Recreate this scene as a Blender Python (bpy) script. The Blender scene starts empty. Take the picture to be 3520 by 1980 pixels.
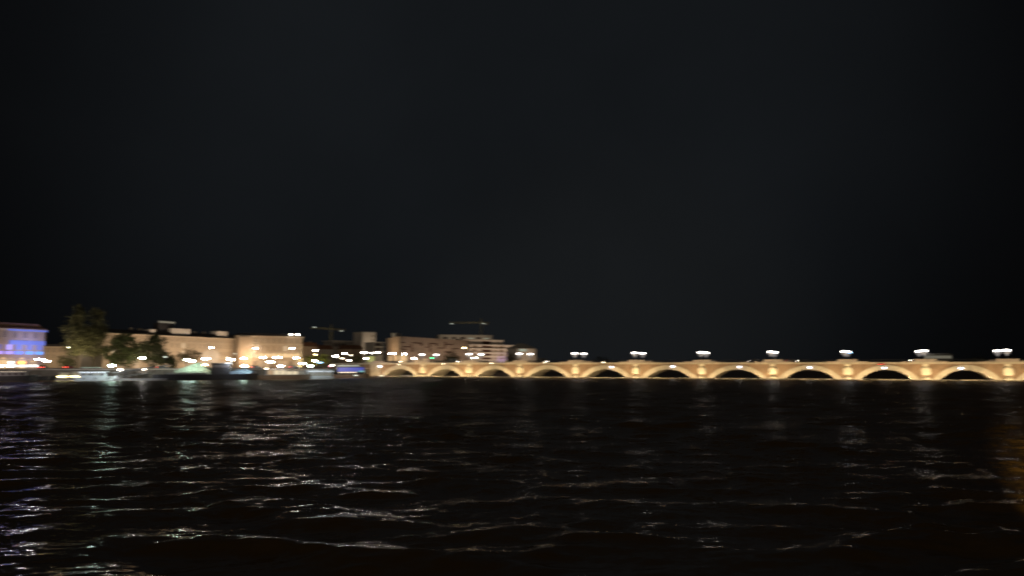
import bpy, math, random
import numpy as np
from mathutils import Vector, Matrix

R = random.Random(11)
sc = bpy.context.scene
COL = sc.collection
PI = math.pi

# ------------------------------------------------------------------ camera
F = 2547.0                      # focal length in pixels of the 3520 wide frame
CAM_Z = 5.55                    # eye height above the river
PITCH = math.atan(267 / F)
cp, sp = math.cos(PITCH), math.sin(PITCH)


def at(px, py, d):
    """world point seen at a photo pixel, d metres ahead"""
    X = (px - 1760) / F
    Y = (990 - py) / F
    v = Vector((X, cp - Y * sp, sp + Y * cp))
    v *= d / v.y
    return Vector((v.x, v.y, v.z + CAM_Z))


def gx(px, d):
    return at(px, 1257, d).x


def hz(py, d):
    return at(1760, py, d).z


# ------------------------------------------------------------------ materials
M = {}


def mat(name, col, rough=.8, var=.18, scale=1.5, metal=0., spec=.3):
    m = bpy.data.materials.new(name)
    m.use_nodes = True
    nt = m.node_tree
    b = nt.nodes['Principled BSDF']
    b.inputs['Roughness'].default_value = rough
    b.inputs['Metallic'].default_value = metal
    b.inputs['Specular IOR Level'].default_value = spec
    tc = nt.nodes.new('ShaderNodeTexCoord')
    n = nt.nodes.new('ShaderNodeTexNoise')
    n.inputs['Scale'].default_value = scale
    n.inputs['Detail'].default_value = 5
    n.inputs['Roughness'].default_value = .65
    nt.links.new(tc.outputs['Object'], n.inputs['Vector'])
    r = nt.nodes.new('ShaderNodeValToRGB')
    r.color_ramp.elements[0].position = .3
    r.color_ramp.elements[1].position = .7
    r.color_ramp.elements[0].color = tuple(c * (1 - var) for c in col) + (1,)
    r.color_ramp.elements[1].color = tuple(min(1, c * (1 + var)) for c in col) + (1,)
    nt.links.new(n.outputs['Fac'], r.inputs['Fac'])
    nt.links.new(r.outputs['Color'], b.inputs['Base Color'])
    M[name] = m
    return m


def brick_mat(name, c1, c2, mortar, w=.5, h=.16):
    m = bpy.data.materials.new(name)
    m.use_nodes = True
    nt = m.node_tree
    b = nt.nodes['Principled BSDF']
    b.inputs['Roughness'].default_value = .85
    tc = nt.nodes.new('ShaderNodeTexCoord')
    mp = nt.nodes.new('ShaderNodeMapping')
    mp.inputs['Rotation'].default_value = (PI / 2, 0, 0)
    t = nt.nodes.new('ShaderNodeTexBrick')
    t.inputs['Color1'].default_value = c1 + (1,)
    t.inputs['Color2'].default_value = c2 + (1,)
    t.inputs['Mortar'].default_value = mortar + (1,)
    t.inputs['Scale'].default_value = 1
    t.inputs['Brick Width'].default_value = w
    t.inputs['Row Height'].default_value = h
    t.inputs['Mortar Size'].default_value = .015
    nt.links.new(tc.outputs['Object'], mp.inputs['Vector'])
    nt.links.new(mp.outputs['Vector'], t.inputs['Vector'])
    n = nt.nodes.new('ShaderNodeTexNoise')
    n.inputs['Scale'].default_value = .35
    n.inputs['Detail'].default_value = 6
    nt.links.new(tc.outputs['Object'], n.inputs['Vector'])
    r = nt.nodes.new('ShaderNodeValToRGB')
    r.color_ramp.elements[0].color = (.72, .72, .72, 1)
    r.color_ramp.elements[0].position = .35
    r.color_ramp.elements[1].color = (1.1, 1.1, 1.1, 1)
    r.color_ramp.elements[1].position = .68
    nt.links.new(n.outputs['Fac'], r.inputs['Fac'])
    mx = nt.nodes.new('ShaderNodeMix')
    mx.data_type = 'RGBA'
    mx.blend_type = 'MULTIPLY'
    mx.inputs['Factor'].default_value = 1
    nt.links.new(t.outputs['Color'], mx.inputs['A'])
    nt.links.new(r.outputs['Color'], mx.inputs['B'])
    nt.links.new(mx.outputs['Result'], b.inputs['Base Color'])
    M[name] = m


def emit(name, col, strength, base=(.10, .10, .10)):
    m = bpy.data.materials.new(name)
    m.use_nodes = True
    b = m.node_tree.nodes['Principled BSDF']
    b.inputs['Base Color'].default_value = base + (1,)
    b.inputs['Roughness'].default_value = .4
    b.inputs['Emission Color'].default_value = col + (1,)
    b.inputs['Emission Strength'].default_value = strength
    M[name] = m


mat('stone', (.52, .46, .36), .85, .26, .45)
mat('pale_stone', (.74, .67, .52), .8, .12, .8)
mat('parapet_stone', (.45, .38, .33), .85, .15, .9)
brick_mat('bridge_brick', (.27, .165, .095), (.325, .205, .12), (.36, .28, .20))
mat('facade', (.36, .29, .21), .85, .08, .25)
mat('facade_b', (.36, .28, .20), .85, .08, .25)
mat('facade_trim', (.46, .38, .28), .8, .08, .5)
mat('window_dim', (.24, .19, .14), .5, .2, .8)
mat('window_dark', (.06, .05, .05), .25, .3, 1, spec=.5)
mat('slate', (.035, .03, .03), .7, .3, .6)
mat('tile_roof', (.10, .05, .03), .8, .3, .6)
mat('concrete', (.34, .32, .29), .85, .12, .5)
mat('white_render', (.55, .50, .45), .8, .1, .4)
brick_mat('pink_brick', (.33, .265, .22), (.36, .285, .235), (.30, .25, .21), .6, .2)
mat('dark_brick', (.07, .035, .025), .85, .2, .8)
mat('asphalt', (.055, .052, .05), .9, .25, .2)
mat('quay_stone', (.14, .12, .10), .9, .3, .5)
mat('black_metal', (.02, .02, .022), .5, .2, 2, spec=.4)
mat('grey_metal', (.20, .20, .20), .5, .15, 2)
mat('crane_paint', (.45, .38, .18), .6, .15, 1)
mat('hull_dark', (.03, .028, .03), .5, .3, .8)
mat('hull_white', (.55, .57, .60), .4, .1, .8)
mat('hull_grey', (.20, .19, .19), .6, .2, .7)
mat('hull_red', (.13, .095, .07), .6, .2, .7)
mat('deck_grey', (.22, .21, .20), .8, .2, .9)
mat('canvas_green', (.30, .345, .275), .9, .1, .6)
mat('canvas_blue', (.25, .30, .40), .9, .1, .6)
mat('bark', (.06, .045, .03), .95, .3, 4)
mat('car_dark', (.03, .03, .035), .3, .1, 3, spec=.5)
mat('car_silver', (.35, .36, .37), .3, .1, 3, spec=.5)
mat('car_red', (.25, .03, .03), .3, .1, 3, spec=.5)
mat('bus_white', (.22, .21, .18), .4, .1, 2)
mat('rubber', (.015, .015, .015), .9, .1, 3)
emit('lamp_white', (1., .93, .86), 120)
emit('lamp_bridge', (1., .92, .85), 12)
emit('lamp_skirt', (1., .90, .84), .24)
emit('lamp_warm', (1., .72, .40), 35)
emit('lamp_yellow', (1., .80, .36), 30)
emit('lamp_green_white', (.72, 1., .84), 80)
emit('lamp_small', (1., .90, .76), 25)
emit('lamp_tiny', (1., .86, .62), 12)
emit('lamp_dim', (.80, .86, .74), 2.2)
emit('lamp_red', (1., .09, .05), 6)
emit('lamp_orange', (1., .30, .06), 5)
emit('lamp_green', (.08, .95, .40), 10)
emit('lamp_blue', (.35, .65, 1.), 6)
emit('lamp_pink', (1., .35, .40), 5)
emit('lamp_violet_white', (.92, .90, 1.), 9)
emit('glow_window_lit', (1., .78, .48), .55)
emit('deck_fill', (.85, .93, 1.), 3)  # glow of the added strips that brighten boat sides
emit('strip_warm', (1., .80, .55), 1.5)  # party boat strip, and added strips brightening two other boats
emit('glow_warm', (1., .66, .32), .75)
emit('glow_warm_soft', (1., .64, .34), .40)
emit('glow_cream', (1., .84, .56), .75)
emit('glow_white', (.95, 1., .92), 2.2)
emit('glow_blue_deep', (.10, .20, 1.), 1.4)
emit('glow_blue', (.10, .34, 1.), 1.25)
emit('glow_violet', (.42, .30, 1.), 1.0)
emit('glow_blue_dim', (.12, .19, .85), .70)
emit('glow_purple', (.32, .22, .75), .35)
emit('glow_boat_blue', (.06, .10, .72), .55)
emit('glow_teal', (.25, .65, .62), .6)
emit('glow_pale', (.70, .78, .62), .40)
emit('glow_window_pale', (.85, .78, .58), .16)
emit('glow_yellow_green', (.75, .75, .16), .42)


def leaf_mat(name, col):
    m = bpy.data.materials.new(name)
    m.use_nodes = True
    nt = m.node_tree
    b = nt.nodes['Principled BSDF']
    b.inputs['Roughness'].default_value = .7
    b.inputs['Specular IOR Level'].default_value = .15
    g = nt.nodes.new('ShaderNodeNewGeometry')
    r = nt.nodes.new('ShaderNodeValToRGB')
    r.color_ramp.elements[0].color = tuple(c * .6 for c in col) + (1,)
    r.color_ramp.elements[1].color = tuple(c * 1.5 for c in col) + (1,)
    nt.links.new(g.outputs['Random Per Island'], r.inputs['Fac'])
    nt.links.new(r.outputs['Color'], b.inputs['Base Color'])
    M[name] = m


leaf_mat('leaf_olive', (.088, .078, .038))
leaf_mat('leaf_green', (.060, .062, .024))
leaf_mat('leaf_dark', (.042, .042, .018))
leaf_mat('leaf_yellow', (.13, .13, .035))


# ------------------------------------------------------------------ mesh builder
class MB:
    def __init__(s):
        s.v = []
        s.f = []

    def face(s, pts):
        n = len(s.v)
        s.v += [tuple(p) for p in pts]
        s.f.append(list(range(n, n + len(pts))))

    def box(s, c, d, rz=0., taper=1.):
        cx, cy, cz = c
        hx, hy, hh = d[0] / 2, d[1] / 2, d[2] / 2
        n = len(s.v)
        ca, sa = math.cos(rz), math.sin(rz)
        for zz, k in ((-hh, 1.), (hh, taper)):
            for xx, yy in ((-hx, -hy), (hx, -hy), (hx, hy), (-hx, hy)):
                xx *= k
                yy *= k
                s.v.append((cx + xx * ca - yy * sa, cy + xx * sa + yy * ca, cz + zz))
        for q in ((0, 3, 2, 1), (4, 5, 6, 7), (0, 1, 5, 4), (1, 2, 6, 5), (2, 3, 7, 6), (3, 0, 4, 7)):
            s.f.append([n + i for i in q])
        return s

    def b2(s, x0, x1, y0, y1, z0, z1):
        return s.box(((x0 + x1) / 2, (y0 + y1) / 2, (z0 + z1) / 2), (x1 - x0, y1 - y0, z1 - z0))

    def tube(s, p0, p1, r0, r1=None, n=8, cap=True):
        p0, p1 = Vector(p0), Vector(p1)
        r1 = r0 if r1 is None else r1
        ax = (p1 - p0).normalized()
        u = ax.cross(Vector((0, 0, 1)))
        if u.length < 1e-4:
            u = Vector((1, 0, 0))
        u.normalize()
        w = ax.cross(u)
        k = len(s.v)
        for p, r in ((p0, r0), (p1, r1)):
            for i in range(n):
                a = 2 * PI * i / n
                s.v.append(tuple(p + u * (r * math.cos(a)) + w * (r * math.sin(a))))
        for i in range(n):
            j = (i + 1) % n
            s.f.append([k + i, k + j, k + n + j, k + n + i])
        if cap:
            s.f.append([k + i for i in range(n)][::-1])
            s.f.append([k + n + i for i in range(n)])
        return s

    def ball(s, c, r, nu=10, nv=6):
        rx, ry, rz = r if isinstance(r, (tuple, list)) else (r, r, r)
        k = len(s.v)
        s.v.append((c[0], c[1], c[2] - rz))
        for j in range(1, nv):
            t = -PI / 2 + PI * j / nv
            for i in range(nu):
                a = 2 * PI * i / nu
                s.v.append((c[0] + rx * math.cos(t) * math.cos(a), c[1] + ry * math.cos(t) * math.sin(a), c[2] + rz * math.sin(t)))
        s.v.append((c[0], c[1], c[2] + rz))
        top = len(s.v) - 1
        for i in range(nu):
            j = (i + 1) % nu
            s.f.append([k, k + 1 + j, k + 1 + i])
            for q in range(nv - 2):
                a = k + 1 + q * nu
                s.f.append([a + i, a + j, a + nu + j, a + nu + i])
            a = k + 1 + (nv - 2) * nu
            s.f.append([a + i, a + j, top])
        return s

    def lathe(s, c, prof, n=12):
        """prof: list of (radius, z)"""
        k = len(s.v)
        for r, z in prof:
            for i in range(n):
                a = 2 * PI * i / n
                s.v.append((c[0] + r * math.cos(a), c[1] + r * math.sin(a), c[2] + z))
        for q in range(len(prof) - 1):
            for i in range(n):
                j = (i + 1) % n
                s.f.append([k + q * n + i, k + q * n + j, k + (q + 1) * n + j, k + (q + 1) * n + i])
        s.f.append([k + i for i in range(n)][::-1])
        s.f.append([k + (len(prof) - 1) * n + i for i in range(n)])
        return s

    def prism(s, poly, y0, y1):
        """poly in x,z, extruded along y"""
        k = len(s.v)
        n = len(poly)
        for y in (y0, y1):
            s.v += [(x, y, z) for x, z in poly]
        s.f.append([k + i for i in range(n)])
        s.f.append([k + n + i for i in range(n)][::-1])
        for i in range(n):
            j = (i + 1) % n
            s.f.append([k + j, k + i, k + n + i, k + n + j])
        return s

    def plan(s, poly, z0, z1):
        k = len(s.v)
        n = len(poly)
        for z in (z0, z1):
            s.v += [(x, y, z) for x, y in poly]
        s.f.append([k + i for i in range(n)][::-1])
        s.f.append([k + n + i for i in range(n)])
        for i in range(n):
            j = (i + 1) % n
            s.f.append([k + i, k + j, k + n + j, k + n + i])
        return s

    def mesh(s, name, m, smooth=False):
        me = bpy.data.meshes.new(name)
        me.from_pydata(s.v, [], s.f)
        me.materials.append(M[m])
        if smooth:
            me.polygons.foreach_set('use_smooth', [True] * len(me.polygons))
        me.update()
        return me

    def build(s, name, m, parent=None, loc=(0, 0, 0), rz=0., smooth=False):
        return obj(name, s.mesh(name, m, smooth), parent, loc, rz)


def obj(name, me, parent=None, loc=(0, 0, 0), rz=0.):
    o = bpy.data.objects.new(name, me)
    COL.objects.link(o)
    o.parent = parent
    o.location = loc
    o.rotation_euler = (0, 0, rz)
    return o


def tag(o, label, cat, group=None, kind=None):
    if not 4 <= len(label.split()) <= 16:
        print('LABEL LENGTH', len(label.split()), label)
    o['label'] = label
    o['category'] = cat
    if group:
        o['group'] = group
    if kind:
        o['kind'] = kind
    return o


def thing(name, loc, label, cat, group=None, rz=0.):
    o = bpy.data.objects.new(name, None)
    o.empty_display_size = .5
    COL.objects.link(o)
    o.location = loc
    o.rotation_euler = (0, 0, rz)
    return tag(o, label, cat, group)


def struct(name, mb, m, smooth=False):
    o = mb.build(name, m, smooth=smooth)
    o['kind'] = 'structure'
    return o


def area_light(name, loc, target, power, col, sx=1., sy=1., spread=180, parent=None):
    li = bpy.data.lights.new(name, 'AREA')
    li.shape = 'RECTANGLE'
    li.size = sx
    li.size_y = sy
    li.energy = power
    li.color = col
    li.spread = math.radians(spread)
    o = bpy.data.objects.new(name, li)
    COL.objects.link(o)
    d = Vector(target) - Vector(loc)
    o.rotation_euler = d.to_track_quat('-Z', 'Y').to_euler()
    o.location = loc
    o.parent = parent
    return o


# ------------------------------------------------------------------ river and ground
RIP_K, RIP_0 = 16., .30


def make_water():
    rows, cols = 1150, 760
    ys = np.exp(np.linspace(math.log(7.), math.log(930.), rows))
    ts = np.linspace(-1.02, 1.02, cols)
    Y, T = np.meshgrid(ys, ts, indexing='ij')
    X = T * Y
    Y0 = Y.copy()
    X0 = X.copy()
    Z = np.zeros_like(X)
    rng = np.random.RandomState(5)
    step = np.maximum(Y0 * (math.log(930 / 7.) / rows), np.abs(Y0) * 2.04 / cols)
    # slowly varying gustiness so that crests come and go
    lost = np.zeros_like(X)
    gust = np.zeros_like(X)
    for i in range(9):
        k = 2 * PI / rng.uniform(6, 26)
        a = rng.uniform(0, 2 * PI)
        gust += np.sin(k * (math.cos(a) * X0 + math.sin(a) * Y0) + rng.uniform(0, 6.28))
    gust = 1 + .42 * gust / 2.2
    gust = np.clip(gust, .35, 1.9)
    for i in range(64):
        lam = .5 * (6.2 / .5) ** (i / 63.) * rng.uniform(.92, 1.08)
        k = 2 * PI / lam
        ang = rng.normal(-PI / 2 + .14, .50)
        dx, dy = math.cos(ang), math.sin(ang)
        amp = (.0044 if lam > 1.6 else .0030) * lam ** .98 * rng.uniform(.6, 1.3)
        if lam > 4.6:
            amp *= .7
        att = np.clip((lam / step - 3.0) / 4.0, 0, 1)
        ph = k * (dx * X0 + dy * Y0) + rng.uniform(0, 6.28)
        A = amp * att * gust
        Z += A * np.cos(ph)
        lost += .5 * (k * amp * (1 - att)) ** 2
        q = .95
        X -= q * dx * A * np.sin(ph)
        Y -= q * dy * A * np.sin(ph)
    co = np.stack([X, Y, Z], -1).reshape(-1, 3).astype(np.float32)
    r = np.arange(rows - 1)[:, None]
    c = np.arange(cols - 1)[None, :]
    a = (r * cols + c).ravel()
    quads = np.stack([a, a + 1, a + cols + 1, a + cols], -1).astype(np.int32)
    me = bpy.data.meshes.new('river')
    me.vertices.add(len(co))
    me.vertices.foreach_set('co', co.ravel())
    nq = len(quads)
    me.loops.add(nq * 4)
    me.loops.foreach_set('vertex_index', quads.ravel())
    me.polygons.add(nq)
    me.polygons.foreach_set('loop_start', np.arange(0, nq * 4, 4, dtype=np.int32))
    me.polygons.foreach_set('use_smooth', np.ones(nq, dtype=bool))
    me.update(calc_edges=True)
    at_ = me.attributes.new('ripple', 'FLOAT', 'POINT')
    at_.data.foreach_set('value', np.sqrt(lost).astype(np.float32).ravel())
    m = bpy.data.materials.new('river_water')
    m.use_nodes = True
    nt = m.node_tree
    b = nt.nodes['Principled BSDF']
    b.inputs['Base Color'].default_value = (.105, .068, .027, 1)
    b.inputs['Roughness'].default_value = .07
    b.inputs['IOR'].default_value = 1.333
    tc = nt.nodes.new('ShaderNodeTexCoord')
    mp = nt.nodes.new('ShaderNodeMapping')
    mp.inputs['Scale'].default_value = (.75, 1.35, 1)
    nt.links.new(tc.outputs['Object'], mp.inputs['Vector'])
    # fine ripples: a random tilt of the surface, larger where the mesh is too coarse to carry the short waves
    n1 = nt.nodes.new('ShaderNodeTexNoise')
    n1.inputs['Scale'].default_value = 3.2
    n1.inputs['Detail'].default_value = 4
    n1.inputs['Roughness'].default_value = .6
    nt.links.new(mp.outputs['Vector'], n1.inputs['Vector'])

    def vmath(op, *ins):
        n = nt.nodes.new('ShaderNodeVectorMath')
        n.operation = op
        for i, v in enumerate(ins):
            if isinstance(v, tuple):
                n.inputs[i].default_value = v
            else:
                nt.links.new(v, n.inputs[i])
        return n.outputs['Vector']
    att_n = nt.nodes.new('ShaderNodeAttribute')
    att_n.attribute_name = 'ripple'
    ma = nt.nodes.new('ShaderNodeMath')
    ma.operation = 'MULTIPLY_ADD'
    ma.inputs[1].default_value = RIP_K
    ma.inputs[2].default_value = RIP_0
    nt.links.new(att_n.outputs['Fac'], ma.inputs[0])
    mr = nt.nodes.new('ShaderNodeMath')
    mr.operation = 'MULTIPLY_ADD'
    mr.inputs[1].default_value = 2.4
    mr.inputs[2].default_value = .10
    nt.links.new(att_n.outputs['Fac'], mr.inputs[0])
    nt.links.new(mr.outputs['Value'], b.inputs['Roughness'])
    cmb = nt.nodes.new('ShaderNodeCombineXYZ')
    nt.links.new(ma.outputs['Value'], cmb.inputs[0])
    nt.links.new(ma.outputs['Value'], cmb.inputs[1])
    d_ = vmath('SUBTRACT', n1.outputs['Color'], (.5, .5, .5))
    d_ = vmath('MULTIPLY', d_, cmb.outputs['Vector'])
    ge = nt.nodes.new('ShaderNodeNewGeometry')
    d_ = vmath('ADD', ge.outputs['Normal'], d_)
    d_ = vmath('NORMALIZE', d_)
    nt.links.new(d_, b.inputs['Normal'])
    M['river_water'] = m
    me.materials.append(m)
    o = obj('river', me)
    o['kind'] = 'structure'


make_water()

Q = [(-900, -60), (-420, 140), (-260, 236), (-190, 278), (-125, 314), (-92, 346), (-76, 384), (-66, 470), (-36, 565),
     (24, 650), (120, 700), (300, 715), (700, 660), (1700, 520)]
GZ = 4.2
mb = MB()
pts = [(x, y, GZ) for x, y in Q]
far = [(x * 1.0 + (x - 0) * 5 if abs(x) > 300 else x * 6, 7000, GZ) for x, y in Q]
for i in range(len(Q) - 1):
    mb.face([pts[i], pts[i + 1], (far[i + 1][0], 7000, GZ), (far[i][0], 7000, GZ)])
mb.face([pts[0], (far[0][0], 7000, GZ), (-8000, 7000, GZ), (-8000, -60, GZ)])
struct('ground', mb, 'asphalt')
qw = thing('quay_wall', (0, 0, 0), 'long dark stone embankment wall along the water behind the moored boats', 'wall')
mb = MB()
mc = MB()
for i in range(len(Q) - 1):
    (x0, y0), (x1, y1) = Q[i], Q[i + 1]
    mb.face([(x0, y0, -2), (x1, y1, -2), (x1, y1, GZ - .3), (x0, y0, GZ - .3)])
    dx, dy = x1 - x0, y1 - y0
    L = math.hypot(dx, dy)
    mc.box(((x0 + x1) / 2, (y0 + y1) / 2, GZ - .08), (L + .1, .8, .44), math.atan2(dy, dx))
mb.build('wall_face', 'quay_stone', qw)
mc.build('coping', 'parapet_stone', qw)

# ------------------------------------------------------------------ the bridge
PIER_PX = [1454, 1613.6, 1787.5, 1979, 2186, 2412.5, 2656, 2913.5, 3181.7, 3464]
P0 = at(PIER_PX[0], 1257, 378)
P9 = at(PIER_PX[-1], 1257, 274)
u = Vector((P9.x - P0.x, P9.y - P0.y))
SLEN = u.length
u.normalize()
BRZ = math.atan2(u.y, u.x)
nrm = Vector((-u.y, u.x))       # away from the camera


def s_of(px, off=0.):
    """position along the bridge line (shifted off metres back) seen at px"""
    k = (px - 1760) / F / (1 / cp)
    ox, oy = P0.x + nrm.x * off, P0.y + nrm.y * off
    # (ox + s ux) = k' (oy + s uy), k' from at()
    kk = at(px, 1257, 1.0).x
    return (kk * oy - ox) / (u.x - kk * u.y)


PS = [s_of(p) for p in PIER_PX]
step = PS[-1] - PS[-2]
PS = [s_of(1300)] + PS + [PS[-1] + 28.2, PS[-1] + 56.2, PS[-1] + 84]
NP = len(PS)
BW = 14.5                       # bridge width
HT = 6.95                       # cornice top
RING = 1.9
RISE = 3.95


def bpos(s, t, z):
    return Vector((P0.x + u.x * s + nrm.x * t, P0.y + u.y * s + nrm.y * t, z))


ORD = ['first', 'second', 'third', 'fourth', 'fifth', 'sixth', 'seventh', 'eighth', 'ninth', 'tenth', 'eleventh', 'twelfth', 'thirteenth']
bridge = thing('stone_bridge', (P0.x, P0.y, 0), 'long floodlit stone and brick arch bridge crossing the river', 'bridge', rz=BRZ)


def arch_geo(i):
    a, b = PS[i], PS[i + 1]
    xc = (a + b) / 2
    half = (b - a) / 2 - 4.35
    Rr = (half * half + RISE * RISE) / (2 * RISE)
    return xc, half, Rr, RISE - Rr


deck = MB()
for i in range(NP - 1):
    xc, half, Rr, zc = arch_geo(i)
    Re = Rr + RING
    zb = -1.2
    a0 = math.acos(min(1, (-zc + zb) / Rr)) if abs((-zc + zb) / Rr) <= 1 else 1.2
    a1 = math.acos(min(1, (-zc + zb) / Re)) if abs((-zc + zb) / Re) <= 1 else 1.2
    N = 36
    m = MB()
    y0, y1 = -.22, BW + .22
    inn = [(xc + Rr * math.sin(-a0 + 2 * a0 * j / N), zc + Rr * math.cos(-a0 + 2 * a0 * j / N)) for j in range(N + 1)]
    ext = [(xc + Re * math.sin(-a1 + 2 * a1 * j / N), zc + Re * math.cos(-a1 + 2 * a1 * j / N)) for j in range(N + 1)]
    lo, hi = PS[i] + .02, PS[i + 1] - .02
    ext = [(min(max(x, lo), hi), z) for x, z in ext]
    for j in range(N):
        p, q, r_, s_ = inn[j], inn[j + 1], ext[j + 1], ext[j]
        m.face([(p[0], y0, p[1]), (q[0], y0, q[1]), (r_[0], y0, r_[1]), (s_[0], y0, s_[1])])
        m.face([(p[0], y1, p[1]), (s_[0], y1, s_[1]), (r_[0], y1, r_[1]), (q[0], y1, q[1])])
        m.face([(p[0], y0, p[1]), (p[0], y1, p[1]), (q[0], y1, q[1]), (q[0], y0, q[1])])
        m.face([(s_[0], y0, s_[1]), (r_[0], y0, r_[1]), (r_[0], .12, r_[1]), (s_[0], .12, s_[1])])
    m.build('arch', 'stone', bridge)
    # brick spandrel walls of this span, one on either face
    m = MB()
    m2 = MB()
    K = 48
    xs = [PS[i] + (PS[i + 1] - PS[i]) * j / K for j in range(K + 1)]

    def ez(x):
        d = abs(x - xc)
        return zc + math.sqrt(Re * Re - d * d) - .1 if d < Re else -1.2
    for j in range(K):
        xa, xb = xs[j], xs[j + 1]
        za, zb_ = max(-1.2, ez(xa)), max(-1.2, ez(xb))
        m.face([(xa, 0, za), (xb, 0, zb_), (xb, 0, 6.25), (xa, 0, 6.25)])
        m2.face([(xb, BW, zb_), (xa, BW, za), (xa, BW, 6.25), (xb, BW, 6.25)])
    m.build('spandrel', 'bridge_brick', bridge)
    m2.build('spandrel', 'bridge_brick', bridge)
# cornice, deck, sill
m = MB()
XL, XR = PS[0] - 30, PS[-1] + 2
m.b2(XL, XR, -.32, .3, 6.2, 6.5)
m.b2(XL, XR, -.55, .3, 6.5, HT)
m.build('cornice', 'stone', bridge)
m = MB()
m.b2(XL, XR, BW - .3, BW + .55, 6.2, HT)
m.build('cornice', 'stone', bridge)
m = MB()
m.b2(XL, XR, .3, BW - .3, 6.3, HT - .05)
m.build('roadway', 'asphalt', bridge)
m = MB()
m.b2(PS[0] + .5, XR, -1.3, -.23, -1.5, .34)
m.build('footing', 'stone', bridge)
# abutment wall on the left bank
m = MB()
m.b2(XL, PS[0] - .02, -.1, BW + .1, -1.5, 6.2)
m.build('abutment', 'bridge_brick', bridge)
m = MB()
m.b2(PS[0] - 4.6, PS[0] + 1.8, -.55, .1, -1.5, 6.2)
m.build('abutment_pilaster', 'stone', bridge)


def medallion_mesh():
    m = MB()
    # a swollen stone drum: broad at the shoulders, rounded below, split by a groove
    def slab(z0, z1, wfun, y, n=9):
        prev = None
        for j in range(n + 1):
            z = z0 + (z1 - z0) * j / n
            w = wfun(z)
            row = []
            for q in range(11):
                a = PI * q / 10
                row.append((-w * math.cos(a), -y * math.sin(a) ** .6 * (.55 + .45 * w / 1.75), z))
            if prev:
                for q in range(10):
                    m.face([prev[q], prev[q + 1], row[q + 1], row[q]])
            else:
                m.face(row[::-1])
            prev = row
        m.face(prev)
    def w(z):
        t = (z - 1.9) / 3.35
        return 1.72 * (max(0.02, 1 - abs(2 * (t * .94 + .09) - 1) ** 3.2)) ** .5
    slab(1.95, 3.18, w, .95)
    slab(3.30, 5.22, w, .95)
    m.b2(-1.5, 1.5, -.4, 0, 3.18, 3.30)
    return m


med = medallion_mesh().mesh('medallion', 'pale_stone', True)
m = MB()
m.lathe((0, 0, 0), [(1.75, -1.5), (1.7, .75), (1.5, .95), (.35, 1.7), (.02, 1.75)], 16)
cut = m.mesh('cutwater', 'stone')
m = MB()
m.b2(-3.6, 3.6, -.45, .05, HT, HT + 1.0)
m.b2(-7.6, -3.6, -.42, .02, HT, HT + .38)
m.b2(3.6, 7.6, -.42, .02, HT, HT + .38)
m.b2(-3.75, 3.75, -.55, .12, HT + 1.0, HT + 1.14)
par = m.mesh('parapet', 'parapet_stone')
m = MB()
m.b2(-1.0, 1.0, -.50, 0, 5.55, 6.2)
m.b2(-.8, .8, -.34, 0, 5.25, 5.55)
key = m.mesh('pier_bracket', 'pale_stone')
m = MB()
for side in (0, BW - .1):
    pass
rail_cache = {}
for i in range(NP):
    s = PS[i]
    if i > 0:
        obj('medallion', med, bridge, (s, 0, 0))
        obj('cutwater', cut, bridge, (s, -.25, 0))
        obj('cutwater', cut, bridge, (s, BW + .25, 0))
        obj('pier_bracket', key, bridge, (s, 0, 0))
    obj('parapet', par, bridge, (s, 0, 0))
    obj('parapet', par, bridge, (s, BW + .4, 0))
    if i < NP - 1:
        x0, x1 = s + 7.6, PS[i + 1] - 7.6
        for y in (-.2, BW + .2):
            m = MB()
            m.b2(x0, x1, y - .05, y + .05, HT + .92, HT + 1.0)
            m.b2(x0, x1, y - .04, y + .04, HT + .1, HT + .16)
            k = int((x1 - x0) / .6)
            for j in range(k + 1):
                xx = x0 + (x1 - x0) * j / k
                m.b2(xx - .03, xx + .03, y - .03, y + .03, HT, HT + .92)
            for xx in (x0 - 2, x1 + 2):
                m.b2(xx - 2, xx + 2, y - .05, y + .05, HT + .92, HT + 1.0)
            m.build('railing', 'black_metal', bridge)

# floodlights on the footing: each a bar with two heads turned to the arches either side
WARM = (1., .74, .41)
FLOOD_W = 2500
for i in range(NP):
    s = PS[i]
    where = 'at the left bank abutment' if i == 0 else 'at the foot of the %s pier from the left bank' % ORD[i - 1]
    p = bpos(s, -6.4, 0)
    t = thing('floodlight', p, 'long low floodlight bar ' + where, 'floodlight', 'floodlights at the bridge piers', BRZ)
    x0, x1 = (-2.5, 10.5) if i == 0 else (-10.5, 10.5)
    for x in (x0 + .4, (x0 + x1) / 2, x1 - .4):
        m = MB()
        m.tube((x, 0, -1.5), (x, 0, .12), .12, .12, 8)
        m.build('post', 'black_metal', t)
    m = MB()
    m.prism([(x0, .12), (x1, .12), (x1, .34), (x0, .34)], -.14, .12)
    hd = m.build('lamp_housing', 'hull_dark', t)
    g = MB()
    g.b2(x0 + .1, x1 - .1, -.06, .10, .341, .36)
    g.build('lamp_glass', 'glow_cream', hd)
    area_light('floodlight_beam', ((x0 + x1) / 2, .02, .40), ((x0 + x1) / 2, 6.4, 4.2), FLOOD_W * (.6 if i == 0 else 1.) * (x1 - x0) / 21 * R.uniform(.86, 1.14), WARM, x1 - x0, .2, 175, t)
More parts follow.
